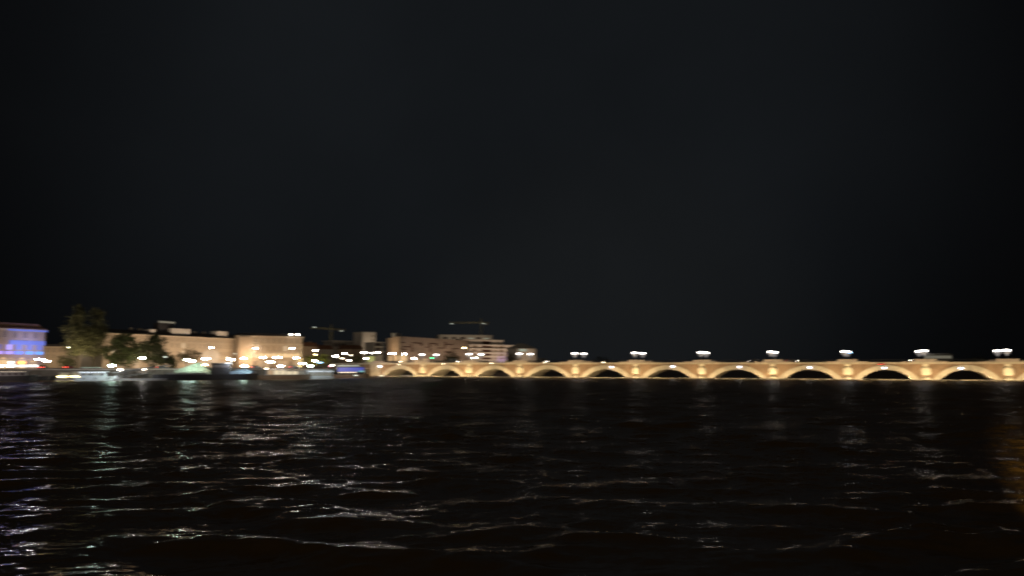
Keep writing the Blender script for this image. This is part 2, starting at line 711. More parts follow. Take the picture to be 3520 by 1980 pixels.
# inner uplights, one under each arch
for i in range(NP - 1):
    s = PS[i + 1] - 5.1
    p = bpos(s, 3.2, 0.0)
    t = thing('uplight', p, 'small uplight under the %s bridge arch from the left bank' % ORD[i], 'floodlight', 'uplights inside the bridge arches', BRZ)
    m = MB()
    m.tube((0, 0, -1), (0, 0, .35), .12, .10, 8)
    m.build('post', 'black_metal', t)
    m = MB()
    m.box((0, 0, .48), (.3, .5, .26), 0, .9)
    m.build('lamp_head', 'grey_metal', t)
    area_light('uplight_beam', (-.05, 0, .64), (-12, 1.0, 5.2), 1300, WARM, .4, .4, 165, t)


# candelabra lamps over the piers
def candelabra(loc, label, rz):
    t = thing('bridge_lamp', loc, label, 'street lamp', 'candelabra lamps along the bridge', rz)
    m = MB()
    m.lathe((0, 0, 0), [(.42, 0), (.42, .9), (.30, 1.0), (.22, 1.3), (.13, 1.6), (.10, 3.6), (.14, 3.7)], 10)
    m.build('pole', 'grey_metal', t)
    m = MB()
    m.tube((-.75, 0, 3.75), (.75, 0, 3.75), .06, .06, 6)
    m.tube((-.75, 0, 3.75), (0, 0, 3.3), .05, .05, 6)
    m.tube((.75, 0, 3.75), (0, 0, 3.3), .05, .05, 6)
    m.tube((0, 0, 3.7), (0, 0, 4.15), .06, .06, 6)
    m.build('crossarm', 'grey_metal', t)
    m = MB()
    m.lathe((0, 0, 0), [(.30, 2.3), (.45, 2.7), (.95, 3.7), (.95, 3.74)], 12)
    m.build('lamp_bowl', 'lamp_skirt', t)
    for x, z in ((-.8, 4.2), (0, 4.32), (.8, 4.2)):
        m = MB()
        m.lathe((x, 0, z), [(.24, -.22), (.38, .24), (.36, .32)], 8)
        l = m.build('lantern', 'lamp_bridge', t)
        c = MB()
        c.lathe((x, 0, z), [(.16, -1.15), (.42, -.26), (.24, -.221)], 8)
        c.build('frosted_glass', 'lamp_skirt', l)
        c = MB()
        c.lathe((x, 0, z), [(.40, .32), (.12, .52), (.03, .66)], 8)
        c.build('cap', 'black_metal', l)
    return t


PAIR_PX = {1: (1450, 1499), 2: (1612, 1653), 3: (1785, 1823), 4: (1976, 2007), 5: (2183, 2210), 6: (2410, 2428),
           7: (2652, 2664), 8: (2905, 2915), 9: (3178, 3162), 10: (3464, 3432)}
for i in range(1, NP):
    w = ORD[i - 1]
    if i in PAIR_PX:
        sn, sf = s_of(PAIR_PX[i][0], 1.2), s_of(PAIR_PX[i][1], BW - 1.2)
    else:
        sn = sf = PS[i]
    candelabra(bpos(sn, 1.2, HT), 'three-lantern lamp on the near pavement over the %s pier from the left bank' % w, BRZ)
    candelabra(bpos(sf, BW - 1.2, HT), 'three-lantern lamp on the far pavement over the %s pier from the left bank' % w, BRZ)

# white signal lamps hung at the arch crowns
for k, (px, py, nme) in enumerate([(2102, 1261.5, 'fifth'), (2312.5, 1259.5, 'sixth'), (2541.7, 1261.5, 'seventh'), (2783.4, 1263, 'eighth'),
                                   (3039, 1264.5, 'ninth'), (3303, 1265.7, 'tenth')]):
    s = s_of(px, -.7)
    d = bpos(s, -.7, 0).y
    z = hz(py, d)
    t = thing('crown_lamp', bpos(s, -.7, z), 'white lamp hung at the crown of the %s bridge arch from the left bank' % nme, 'lamp', 'white lamps at the arch crowns', BRZ)
    m = MB()
    m.ball((0, 0, 0), (.62, .25, .24), 12, 6)
    m.build('globe', 'lamp_violet_white', t, smooth=True)
    m = MB()
    m.b2(-.06, .06, .2, .5, .15, .28)
    m.b2(-.4, .4, -.12, .3, .22, .30)
    m.build('bracket', 'black_metal', t)
s = s_of(1869, BW + .8)
d = bpos(s, BW + .8, 0).y
t = thing('crown_lamp', bpos(s, BW + .8, hz(1272, d)), 'white lamp seen through the fourth bridge arch from the left bank', 'lamp', 'white lamps at the arch crowns', BRZ)
m = MB()
m.ball((0, 0, 0), (.55, .25, .24), 12, 6)
m.build('globe', 'lamp_violet_white', t, smooth=True)
m = MB()
m.b2(-.05, .05, -.05, .05, .2, 1.3)
m.b2(-.05, .05, -.75, .05, 1.3, 1.4)
m.build('bracket', 'black_metal', t)
for px, py, nme in [(1370, 1253, 'first'), (1525, 1251, 'second'), (1689, 1248.6, 'third'), (1873, 1246, 'fourth'), (2074, 1245, 'fifth')]:
    s = s_of(px, -.75)
    d = bpos(s, -.75, 0).y
    t = thing('marker_light', bpos(s, -.75, hz(py, d)), 'small yellowish marker light on the cornice over the %s arch from the left' % nme, 'lamp', 'marker lights on the bridge cornice', BRZ)
    m = MB()
    m.ball((0, 0, 0), (.32, .14, .16), 10, 6)
    m.build('globe', 'lamp_tiny', t, smooth=True)
    m = MB()
    m.b2(-.35, .35, .10, .22, -.18, .18)
    m.build('back_plate', 'black_metal', t)
s = s_of(3030, -.7)
d = bpos(s, -.7, 0).y
t = thing('navigation_signal', bpos(s, -.7, hz(1251.8, d)), 'row of red signal dots on the bridge above the ninth arch', 'signal', rz=BRZ)
m = MB()
m.b2(-1.15, 1.15, 0, .14, -.32, .32)
m.build('board', 'black_metal', t)
for x in (-.75, 0, .75):
    m = MB()
    m.tube((x, 0, 0), (x, -.1, 0), .13, .11, 10)
    m.build('lens', 'lamp_red', t)


# ------------------------------------------------------------------ vehicles
def wheel(parent, x, y, r, w=.22):
    m = MB()
    m.tube((x, y - w / 2, r), (x, y + w / 2, r), r, r, 14)
    wh = m.build('wheel', 'rubber', parent)
    m = MB()
    m.tube((x, y - w / 2 - .02, r), (x, y + w / 2 + .02, r), r * .55, r * .55, 10)
    m.build('rim', 'grey_metal', wh)


def car(loc, rz, label, paint, head=True, tail=True, group=None, van=False):
    t = thing('van' if van else 'car', loc, label, 'van' if van else 'car', group, rz)
    m = MB()
    L, W = (5.0, 1.9) if van else (4.3, 1.75)
    if van:
        prof = [(-2.5, .4), (2.5, .4), (2.5, 1.0), (1.9, 1.25), (1.35, 2.1), (-2.45, 2.15)]
    else:
        prof = [(-2.15, .35), (2.15, .35), (2.12, .75), (1.1, .92), (.45, 1.42), (-1.1, 1.45), (-1.8, .98), (-2.15, .92)]
    m.prism(prof, -W / 2, W / 2)
    m.build('body', paint, t)
    m = MB()
    if van:
        m.b2(.1, 1.45, -W / 2 - .01, W / 2 + .01, 1.25, 1.85)
    else:
        m.prism([(-1.45, .98), (1.0, .96), (.42, 1.34), (-1.05, 1.36)], -W / 2 - .01, W / 2 + .01)
    m.build('side_windows', 'window_dark', t)
    for x in (-L * .31, L * .31):
        for y in (-W / 2 + .1, W / 2 - .1):
            wheel(t, x, y, .32)
    for y in (-.6, .6):
        if head:
            m = MB()
            m.ball((L / 2, y, .68), (.08, .22, .13), 10, 6)
            m.build('headlight', 'lamp_small', t)
        if tail:
            m = MB()
            m.ball((-L / 2, y, .75), (.08, .24, .16), 10, 6)
            m.build('tail_light', 'lamp_red', t)
    return t


def bus(loc, rz, label, L=9.5):
    t = thing('bus', loc, label, 'bus', None, rz)
    m = MB()
    m.b2(-L / 2, L / 2, -1.25, 1.25, .4, 1.3)
    m.b2(-L / 2, L / 2, -1.25, 1.25, 2.5, 3.15)
    m.b2(-L / 2 + .1, L / 2 - .1, -1.1, 1.1, 1.3, 2.5)
    m.build('body', 'bus_white', t)
    for k in range(5):
        x = -L / 2 + .2 + k * (L - .4) / 5
        m = MB()
        m.b2(x, x + (L - .4) / 5 - .15, -1.2, -1.12, 1.35, 2.45)
        m.build('window', 'glow_window_pale', t)
    m = MB()
    m.b2(-L / 2 + 1, L / 2 - 1, -.8, .8, 3.15, 3.38)
    m.build('roof_unit', 'grey_metal', t)
    for x in (-L * .3, L * .32):
        for y in (-1.1, 1.1):
            wheel(t, x, y, .45, .28)
    for y in (-.85, .85):
        m = MB()
        m.ball((-L / 2, y, .8), (.1, .3, .18), 10, 6)
        m.build('headlight', 'lamp_small', t)
    return t


def on_bridge(px, t):
    return bpos(s_of(px, t), t, HT)


bus(on_bridge(3226, 5.5), BRZ, 'pale bus with lit windows behind the parapet of the ninth pier')
car(on_bridge(3152, 3.6), BRZ + PI, 'dark car with bright headlights just left of the bus on the bridge', 'car_dark', True, False, 'cars crossing the bridge')
car(on_bridge(2594, 3.6), BRZ + PI, 'silver car on the bridge left of the seventh pier lamps', 'car_silver', True, False, 'cars crossing the bridge')
car(on_bridge(2722, 7.5), BRZ, 'silver car on the bridge right of the seventh pier lamps', 'car_silver', True, True, 'cars crossing the bridge')
car(on_bridge(1865, 4.0), BRZ, 'pale van on the bridge right of the third pier lamps', 'bus_white', True, False, 'cars crossing the bridge', True)
car(on_bridge(1560, 4.0), BRZ, 'pale van on the bridge between the first and second pier lamps', 'bus_white', True, True, 'cars crossing the bridge', True)
# blue lit sign by the eighth pier
p = on_bridge(2922, 2.0)
t = thing('traffic_sign', p, 'small blue lit traffic sign beside the eighth pier lamps on the bridge', 'traffic sign', rz=BRZ)
z = hz(1211.5, p.y) - HT
m = MB()
m.tube((0, 0, 0), (0, 0, z), .06, .05, 8)
m.build('pole', 'grey_metal', t)
m = MB()
m.b2(-.75, .75, -.12, -.06, z - .22, z + .22)
m.build('sign_panel', 'lamp_blue', t)
p = on_bridge(1485, 1.4)
t = thing('traffic_light', p, 'traffic light showing green beside the first pier lamps on the bridge', 'traffic light', rz=BRZ)
z = hz(1231, p.y) - HT
m = MB()
m.tube((0, 0, 0), (0, 0, z - .3), .07, .06, 8)
m.build('pole', 'black_metal', t)
m = MB()
m.b2(-.3, .3, -.1, .15, z - .4, z + .95)
m.build('housing', 'black_metal', t)
m = MB()
m.ball((0, -.14, z), (.42, .14, .24), 10, 6)
m.build('lens', 'lamp_green', t)

# ------------------------------------------------------------------ buildings
def facade_frame(pL, dL, pR, dR):
    A = at(pL, 1257, dL)
    B = at(pR, 1257, dR)
    v = Vector((B.x - A.x, B.y - A.y))
    L = v.length
    rz = math.atan2(v.y, v.x)
    return A, L, rz


def bld(name, pL, dL, pR, dR, label, H, D, wall, cat='building', base=GZ):
    A, L, rz = facade_frame(pL, dL, pR, dR)
    t = thing(name, (A.x, A.y, base), label, cat, None, rz)
    t_H = H - base
    if wall:
        m = MB()
        m.b2(0, L, 0, D, -.5, t_H)
        m.build('wall', wall, t)
    return t, L, t_H


def fx(t, L, dL, dR, pL, pR, px):
    """position along a facade seen at px"""
    A = at(pL, 1257, dL)
    B = at(pR, 1257, dR)
    k = at(px, 1257, 1.).x
    vx, vy = (B.x - A.x) / L, (B.y - A.y) / L
    return (k * A.y - A.x) / (vx - k * vy)


def window_mesh(w, h, glass, frame='facade_trim'):
    m = MB()
    m.b2(-w / 2, w / 2, -.05, .12, 0, h)
    g = m.mesh('window', glass)
    m = MB()
    b = .14
    m.b2(-w / 2 - b, w / 2 + b, -.14, -.005, h, h + b * 1.4)
    m.b2(-w / 2 - b, w / 2 + b, -.20, -.005, -b * 1.2, 0)
    m.b2(-w / 2 - b, -w / 2, -.12, -.005, 0, h)
    m.b2(w / 2, w / 2 + b, -.12, -.005, 0, h)
    m.b2(-.05, .05, -.09, -.051, 0, h)
    f = m.mesh('window_frame', frame)
    return g, f


def put_windows(t, g, f, xs, zs, lit=0.):
    for z in zs:
        for x in xs:
            w = obj('window', g, t, (x, 0, z))
            if lit and R.random() < lit:
                w.data = g.copy()
                w.data.materials[0] = M['glow_window_lit']
            if f:
                obj('window_frame', f, w)


def wash(t, L, dist, z, ztgt, power, n, col=(1., .74, .48), size=3.):
    for k in range(n):
        x = L * (k + .5) / n
        area_light('facade_wash', (x, -dist, z), (x, 0, ztgt), power, col, size, .6, 170, t)  # unseen area lights added to wash the facade, no fixtures built


# --- blue lit building at the far left
pL, dL, pR, dR = -95, 322, 148, 352
H = hz(1134, dR)
t, L, h = bld('corner_building', pL, dL, pR, dR, 'stone building at the left edge washed with blue and violet light', H, 16, 'facade_b')
X = lambda px: fx(t, L, dL, dR, pL, pR, px)
zz = lambda py: hz(py, dR) - GZ
m = MB()
m.b2(-.5, L + .5, -.7, .02, h - .9, h - .1)
m.build('cornice', 'facade_trim', t)
m = MB()
m.b2(-.3, L + .4, -.4, 16.4, h - .1, h + .5)
m.prism([(-.3, h + .5), (L + .3, h + .5), (L - 3, h + 2.6), (3, h + 2.6)], 1.2, 15)
m.build('roof', 'tile_roof', t)
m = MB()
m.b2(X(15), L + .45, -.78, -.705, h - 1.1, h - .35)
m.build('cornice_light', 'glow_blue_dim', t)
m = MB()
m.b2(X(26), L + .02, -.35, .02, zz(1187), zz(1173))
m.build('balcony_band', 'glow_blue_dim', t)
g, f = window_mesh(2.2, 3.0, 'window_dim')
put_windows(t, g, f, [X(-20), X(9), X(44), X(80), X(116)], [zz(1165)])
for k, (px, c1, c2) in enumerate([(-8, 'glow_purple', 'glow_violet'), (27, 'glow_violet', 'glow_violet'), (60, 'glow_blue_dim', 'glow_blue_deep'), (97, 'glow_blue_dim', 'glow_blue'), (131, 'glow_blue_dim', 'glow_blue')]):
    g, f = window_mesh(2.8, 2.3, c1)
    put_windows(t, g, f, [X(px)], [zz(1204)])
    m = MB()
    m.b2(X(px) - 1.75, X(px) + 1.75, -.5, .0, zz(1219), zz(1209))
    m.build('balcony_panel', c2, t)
m = MB()
m.b2(0, L + .1, -.4, .02, zz(1238), zz(1234.5))
m.build('string_course', 'facade_trim', t)
for k, px in enumerate([-70, -45, -20, 10, 36, 74, 112]):
    m = MB()
    x = X(px)
    m.b2(x - 1.9, x + 1.9, -.06, .05, .2, 3.4)
    m.prism([(x + 1.9 * math.cos(a * PI / 10), 3.4 + 1.7 * math.sin(a * PI / 10)) for a in range(11)], -.06, .05)
    m.build('shop_front', 'glow_warm' if k % 2 else 'glow_warm_soft', t)
wash(t, L, 11, 3, 4, 260, 4, (1., .66, .38))
area_light('blue_projector', (L * .72, -13, 9), (L * .75, 0, 12.5), 1500, (.30, .34, 1.), 4, 1, 120, t)

# --- low beige building beyond
H = hz(1190, 430)
t, L, h = bld('low_building', 120, 430, 262, 446, 'plain low beige building right of the blue lit one', H, 14, 'facade')
m = MB()
m.b2(-.2, L + .2, -.4, .02, h - .7, h + .12)
m.build('cornice', 'facade_trim', t)
m = MB()
m.prism([(-.2, h + .12), (L + .2, h + .12), (L - 4, h + 1.3), (4, h + 1.3)], .3, 13)
m.build('roof', 'slate', t)
g, f = window_mesh(1.5, 2.6, 'window_dim')
put_windows(t, g, f, [L * k / 7 for k in range(1, 7)], [5.5, 9.0])
wash(t, L, 12, 5, 7, 640, 2)

# --- tall house behind the tall trees
pL, dL, pR, dR = 226, 396, 352, 402
H = hz(1168, dR)
t, L, h = bld('tall_house', pL, dL, pR, dR, 'tall stone house with lit attic behind the two tall trees', hz(1150, 400), 14, 'facade')
m = MB()
m.b2(-.3, L + .3, -.5, .02, h - .8, h)
m.build('cornice', 'facade_trim', t)
m = MB()
m.prism([(-.2, h), (L + .2, h), (L - 1.5, h + 3.6), (1.5, h + 3.6)], .2, 13)
rf = m.build('roof', 'slate', t)
for x in (L * .12, L * .42, L * .74):
    m = MB()
    m.b2(x - .8, x + .8, -.2, 2, h + .7, h + 2.5)
    m.build('dormer', 'white_render', rf)
m = MB()
m.b2(L * .78, L * .96, 2, 5, h + 2, h + 5.8)
m.build('chimney', 'facade', rf)
g, f = window_mesh(2.3, 2.2, 'glow_window_pale')
put_windows(t, g, f, [L * .10, L * .33, L * .58, L * .86], [h - 3.6])
g, f = window_mesh(1.8, 2.6, 'window_dim')
put_windows(t, g, f, [L * .10, L * .33, L * .58, L * .86], [h - 8.2, h - 12.6])
wash(t, L, 12, 5, 10, 420, 1)

# --- the long quayside facade
pL, dL, pR, dR = 350, 372, 832, 462
H = hz(1148, 385)
t, L, h = bld('long_facade', pL, dL, pR, dR, 'very long uniform beige stone terrace with a dark roof behind the quay trees', H, 15, 'facade')
X = lambda px: fx(t, L, dL, dR, pL, pR, px)
m = MB()
m.b2(-.2, L + .2, -.6, .02, h - .6, h + .1)
m.b2(0, L, -.25, .02, 5.6, 6.0)
m.build('cornice', 'facade_trim', t)
m = MB()
m.face([(0, .1, h + .1), (L, .1, h + .1), (L, 3, h + 2.3), (0, 3, h + 2.3)])
m.face([(0, 3, h + 2.3), (L, 3, h + 2.3), (L, 14, h + 2.3), (0, 14, h + 2.3)])
m.face([(L, .1, h + .1), (L, 14, h + .1), (L, 14, h + 2.3), (L, 3, h + 2.3)])
m.face([(0, .1, h + .1), (0, 3, h + 2.3), (0, 14, h + 2.3), (0, 14, h + .1)])
rf = m.build('roof', 'slate', t)
for px0, px1, z1, w in [(518, 536, 3.2, 'white_render'), (592, 656, 4.4, 'white_render'), (748, 784, 4.2, 'white_render')]:
    m = MB()
    m.b2(X(px0), X(px1), 1.6, 7, h + .6, h + z1)
    at_ = m.build('attic', w, rf)
    m = MB()
    m.b2(X(px0) - .3, X(px1) + .3, 1.3, 7.2, h + z1, h + z1 + .25)
    m.build('attic_roof', 'slate', at_)
m = MB()
m.b2(X(558), X(610), 4, 8, h + 2.3, h + 7.2)
ph = m.build('penthouse', 'hull_dark', rf)
m = MB()
m.b2(X(557), X(611), 3.7, 3.98, h + 7.2, h + 8.2)
m.build('penthouse_window', 'glow_window_pale', ph)
for px in (470, 500, 560, 690, 720, 800):
    m = MB()
    m.b2(X(px) - .7, X(px) + .7, 5, 6.2, h + 2, h + 3.6)
    m.build('chimney', 'facade_b', rf)
g, f = window_mesh(1.5, 2.7, 'window_dim')
n = 24
put_windows(t, g, f, [L * (k + .5) / n for k in range(n)], [7.0, 11.2], .07)
g, f = window_mesh(1.3, 1.5, 'window_dim')
put_windows(t, g, f, [L * (k + .5) / n for k in range(n)], [h - 3.0])
m = MB()
x0, x1 = X(693), X(752)
xm, r_ = (x0 + x1) / 2, (x1 - x0) / 2
zt = hz(1201, 437) - GZ
zsp = zt - r_ * .55
m.prism([(x0, .1), (x1, .1), (x1, zsp)] + [(xm + r_ * math.cos(a * PI / 12), zsp + .55 * r_ * math.sin(a * PI / 12)) for a in range(1, 12)] + [(x0, zsp)], -.18, .05)
m.build('lit_archway', 'glow_warm_soft', t)
for k in range(7):
    px = [420, 470, 520, 575, 640, 775, 812][k]
    m = MB()
    m.b2(X(px) - 1.6, X(px) + 1.6, -.06, .05, .1, 4.2)
    m.build('shop_front', 'glow_warm_soft', t)
wash(t, L, 16, 6, 8, 1650, 8, (1., .74, .50))

# --- corner palace with lit arcade
pL, dL, pR, dR = 812, 452, 1037, 476
H = hz(1157, dR)
t, L, h = bld('arcaded_building', pL, dL, pR, dR, 'beige stone building with rooftop lamps and a warm lit arcade', H, 20, 'facade')
X = lambda px: fx(t, L, dL, dR, pL, pR, px)
zz = lambda py: hz(py, 470) - GZ
m = MB()
m.b2(-.3, L + .5, -.8, .02, h - .9, h - .1)
m.b2(X(858), L + .1, -.35, .02, zz(1186), zz(1183.6))
m.b2(X(858), L + .1, -.7, .02, zz(1213.5), zz(1211))
m.b2(X(858), L + .1, -.5, .02, zz(1231), zz(1229))
m.build('cornice', 'facade_trim', t)
m = MB()
m.b2(0, L, 0, 20, h - .1, h + .15)
m.prism([(.5, h + .15), (L - .5, h + .15), (L - 5, h + 1.6), (5, h + 1.6)], 2, 18)
rf = m.build('roof', 'slate', t)
m = MB()
m.b2(X(816), X(858), -1.6, -.02, .0, h - .9)
m.build('side_bay', 'facade_b', t)
k = 8
for i in range(k):
    x = X(866) + (L - 1.5 - X(866)) * (i + .5) / k
    m = MB()
    m.b2(x - 1.7, x + 1.7, -.08, .05, zz(1229) + .1, zz(1213.5) - 1.1)
    m.prism([(x + 1.7 * math.cos(a * PI / 8), zz(1213.5) - 1.1 + .9 * math.sin(a * PI / 8)) for a in range(9)], -.08, .05)
    m.build('arcade_opening', 'glow_warm', t)
    m = MB()
    m.b2(x - 1.3, x + 1.3, -.06, .05, .1, 4.2)
    m.build('doorway', 'glow_warm_soft' if i % 3 else 'window_dim', t)
g, f = window_mesh(1.7, 3.0, 'window_dim')
put_windows(t, g, f, [X(866) + (L - 1.5 - X(866)) * (i + .5) / k for i in range(k)], [zz(1207), zz(1180)], .1)
wash(t, L, 13, 6, 9, 850, 4, (1., .66, .36))
for j, px in enumerate((903, 945, 1000, 1024)):
    A = at(px, 1148, 470)
    tt = thing('roof_lamp', (A.x, A.y, H - .1), 'white lamp standing on the roof edge of the arcaded building, %s from the left' % ORD[j], 'lamp', 'lamps on the arcaded building roof')
    m = MB()
    m.tube((0, 0, 0), (0, 0, .9), .08, .06, 8)
    m.build('post', 'black_metal', tt)
    m = MB()
    m.ball((0, 0, 1.15), (.75, .4, .38), 12, 6)
    m.build('globe', 'lamp_small', tt, smooth=True)

# --- dark houses beyond
for (pa, pb, py, dd, lab, wall) in [(1036, 1090, 1176, 560, 'dark gabled house just right of the arcaded building', 'facade_b'),
                                    (1088, 1144, 1186, 590, 'dark gabled house left of the pale flat building', 'concrete'),
                                    (1206, 1248, 1186, 620, 'dark gabled house between the pale flat building and the white tower', 'facade_b')]:
    t, L, h = bld('far_house', pa, dd, pb, dd + 14, lab, hz(py + 14, dd), 14, wall)
    m = MB()
    m.prism([(-.3, h), (L + .3, h), (L - 2.5, h + 14 * dd / F), (2.5, h + 14 * dd / F)], -.3, 14.3)
    rf = m.build('roof', 'tile_roof', t)
    m = MB()
    m.b2(L * .7, L * .8, 3, 5, h + 1, h + 14 * dd / F + 1)
    m.build('chimney', 'concrete', rf)
    g, f = window_mesh(1.4, 2.2, 'window_dark')
    put_windows(t, g, f, [L * .2, L * .5, L * .8], [3, 7])

t, L, h = bld('flat_building', 1140, 640, 1212, 655, 'pale flat-roofed building standing left of the white tower', hz(1174, 645), 14, 'concrete')
m = MB()
m.b2(-.8, L + .8, -1.2, 15, h, h + .8)
m.build('roof', 'white_render', t)
for k in range(4):
    m = MB()
    m.b2(L * (.05 + k * .16), L * (.17 + k * .16), -.06, .02, h - 4.4, h - 1.6)
    m.build('window', 'window_dark', t)
wash(t, L, 14, 9, 22, 1100, 1, (1., .80, .58))
t, L, h = bld('tower_block', 1243, 660, 1289, 670, 'slender pale tower block rising left of the brick apartment building', hz(1143, 665), 14, 'white_render')
m = MB()
m.b2(-.2, L + .2, -.2, 14.2, h, h + .6)
m.build('roof', 'concrete', t)
for q in range(6):
    m = MB()
    m.b2(L * .72, L * .88, -.06, .02, h - 4 - q * 3.4, h - 2.2 - q * 3.4)
    m.build('window', 'window_dim', t)
wash(t, L, 15, 9, 26, 2300, 1, (1., .80, .56))
t, L, h = bld('stepped_building', 1284, 640, 1316, 648, 'small balconied building squeezed between the tower block and the brick apartments', hz(1176, 644), 12, 'concrete')
for q in range(3):
    m = MB()
    m.b2(-.2, L + .2, -1.6, 0, h - .3 - q * 4, h + .1 - q * 4)
    m.build('balcony', 'white_render', t)
    m = MB()
    m.b2(L * .1, L * .8, -.06, .02, h - 3.2 - q * 4, h - .8 - q * 4)
    m.build('window', 'window_dark', t)
wash(t, L, 12, 8, 16, 500, 1, (1., .80, .52))

# --- brick apartment block with meander of dark recesses
pL, dL, pR, dR = 1376, 520, 1612, 612
H = hz(1158, 524)
t, L, h = bld('brick_apartments', pL, dL, pR, dR, 'pinkish brick apartment block with a dark meander pattern on its front', H, 2, None)
A = at(pL, 1257, dL)
B = at(1328, 1257, 556)
rzv = t.rotation_euler.z
e = Vector((B.x - A.x, B.y - A.y))
ex = e.x * math.cos(rzv) + e.y * math.sin(rzv)
ey = -e.x * math.sin(rzv) + e.y * math.cos(rzv)
m = MB()
m.plan([(0, 0), (L, 0), (L + ex, ey), (ex, ey)], -.5, h)
m.build('wall', 'pink_brick', t)
m = MB()
m.plan([(-.05, -.25), (L + .1, -.25), (L + .1, 0), (-.05, 0)], h - .5, h + .25)
m.plan([(0, 0), (L, 0), (L + ex, ey), (ex, ey)], h, h + .2)
m.build('roof_edge', 'pink_brick', t)
m = MB()
m.b2(L * .05, L * .12, 8, 11, h + .2, h + 3.0)
m.build('stair_head', 'concrete', t)
X = lambda px: fx(t, L, dL, dR, pL, pR, px)
zz = lambda px, py: hz(py, A.y + (dR - dL) * X(px) / L) - GZ


def strip(px0, py0, px1, py1):
    m = MB()
    z0, z1 = zz((px0 + px1) / 2, py1), zz((px0 + px1) / 2, py0)
    m.b2(X(px0), X(px1), -.05, .05, z0, z1)
    m.build('recess', 'dark_brick', t)


for q in [(1378, 1175, 1392, 1179), (1383, 1190, 1416, 1194), (1410, 1183, 1417, 1190), (1415, 1177, 1450, 1181), (1444, 1181, 1451, 1188),
          (1462, 1192, 1476, 1195), (1473, 1183, 1479, 1192), (1474, 1179, 1503, 1183), (1498, 1183, 1503, 1189), (1502, 1195, 1532, 1198),
          (1526, 1186, 1532, 1195), (1527, 1175, 1533, 1186), (1533, 1182, 1557, 1186), (1554, 1197, 1580, 1200), (1527, 1208, 1555, 1212),
          (1413, 1194, 1419, 1210), (1377, 1195, 1382, 1202), (1476, 1197, 1481, 1212), (1380, 1200, 1396, 1203)]:
    strip(*q)
for px0, px1, py0, c in [(1374, 1398, 1221, 'glow_warm'), (1335, 1336, 1221, None), (1420, 1440, 1232, 'glow_warm_soft'), (1450, 1470, 1232, 'glow_warm_soft')]:
    if c:
        m = MB()
        m.b2(X(px0), X(px1), -.08, .05, 2.2, zz(px0, py0))
        m.build('shop_front', c, t)
m = MB()
d0 = Vector((ex, ey)).normalized()
for k in (.35, .8):
    p_ = Vector((ex * k, ey * k))
    q_ = p_ + d0 * -6
    m.face([(p_.x - .06, p_.y - .05, 2.2), (q_.x - .06, q_.y - .05, 2.2), (q_.x - .06, q_.y - .05, zz(1376, 1222)), (p_.x - .06, p_.y - .05, zz(1376, 1222))])
m.build('side_shop_front', 'glow_warm', t)
wash(t, L, 17, 7, 11, 1350, 4, (1., .72, .50))
nx_, ny_ = -ey / math.hypot(ex, ey), ex / math.hypot(ex, ey)
area_light('facade_wash', (ex * .45 + nx_ * 13, ey * .45 + ny_ * 13, 7), (ex * .45, ey * .45, 12), 2600, (1., .66, .34), 6, .6, 170, t)  # added unseen wash for the side wall

# --- concrete block behind
t, L, h = bld('concrete_block', 1508, 735, 1692, 748, 'wide grey concrete block rising behind the brick apartments', hz(1153, 740), 20, 'concrete')
m = MB()
m.b2(-.5, L + .5, -.8, 20.5, h, h + .6)
m.build('roof', 'concrete', t)
for k in range(3):
    tt = MB()
    x = fx(t, L, 735, 748, 1508, 1692, (1617, 1619, 1671)[k] if k else 1585)
for k, px in enumerate((1530, 1560, 1590, 1645)):
    x = fx(t, L, 735, 748, 1508, 1692, px)
    m = MB()
    m.b2(x - 2.4, x + 2.4, -.06, .02, h - 3.6, h - 1.6)
    m.build('window', 'window_dark', t)
for k, px in enumerate((1619, 1671)):
    x = fx(t, L, 735, 748, 1508, 1692, px)
    m = MB()
    m.b2(x - 2.2, x + 2.2, -.1, .02, h - 3.2, h - 2.4)
    m.build('window', 'glow_pale', t)
wash(t, L, 16, 14, 30, 1700, 2, (1., .78, .54))

# --- terraced white apartments
pL, dL, pR, dR = 1592, 655, 1782, 690
t, L, h = bld('terraced_apartments', pL, dL, pR, dR, 'white stepped apartment building with long balconies left of the pale hipped house', hz(1185, 670), 16, 'white_render')
X = lambda px: fx(t, L, dL, dR, pL, pR, px)
zz = lambda py: hz(py, 670) - GZ
m = MB()
m.b2(0, X(1733), 1.5, 15, h, zz(1168.5))
m.build('top_storey', 'white_render', t)
m = MB()
m.b2(-.4, X(1735), .8, 15.5, zz(1168.5), zz(1167))
m.build('roof', 'concrete', t)
m = MB()
m.b2(X(1660), X(1688), 1.42, 1.6, h + .4, zz(1173))
m.build('recess', 'dark_brick', t)
for q, py in enumerate((1184.5, 1197.5, 1211, 1224)):
    xe = X((1770, 1768, 1760, 1750)[q])
    m = MB()
    m.b2(-.3, xe, -2.0, -.01, zz(py + 3.8), zz(py))
    m.build('balcony', 'white_render', t)
    for px0, px1 in ((1655, 1690), (1715, 1732)):
        m = MB()
        m.b2(X(px0), X(px1), -.06, .02, zz(py + 12), zz(py + 4.5))
        m.build('recess', 'dark_brick' if px0 < 1700 else 'window_dim', t)
    for px0, px1 in ((1600, 1612), (1622, 1640), (1698, 1708)):
        m = MB()
        m.b2(X(px0), X(px1), -.06, .02, zz(py + 12), zz(py + 4.5))
        m.build('window', 'window_dim', t)
wash(t, L, 18, 8, 12, 1700, 3, (1., .74, .52))
area_light('violet_projector', (X(1722), -7, 6), (X(1724), 0, 8), 160, (.35, .22, 1.), 2, 1, 120, t)
t, L, h = bld('hipped_house', 1778, 610, 1842, 622, 'pale house with a hipped roof right of the stepped apartments', hz(1198, 615), 14, 'white_render')
m = MB()
z0, z1 = h, hz(1180, 615) - GZ
m.face([(-.4, -.4, z0), (L + .4, -.4, z0), (L * .62, 6, z1), (L * .3, 6, z1)])
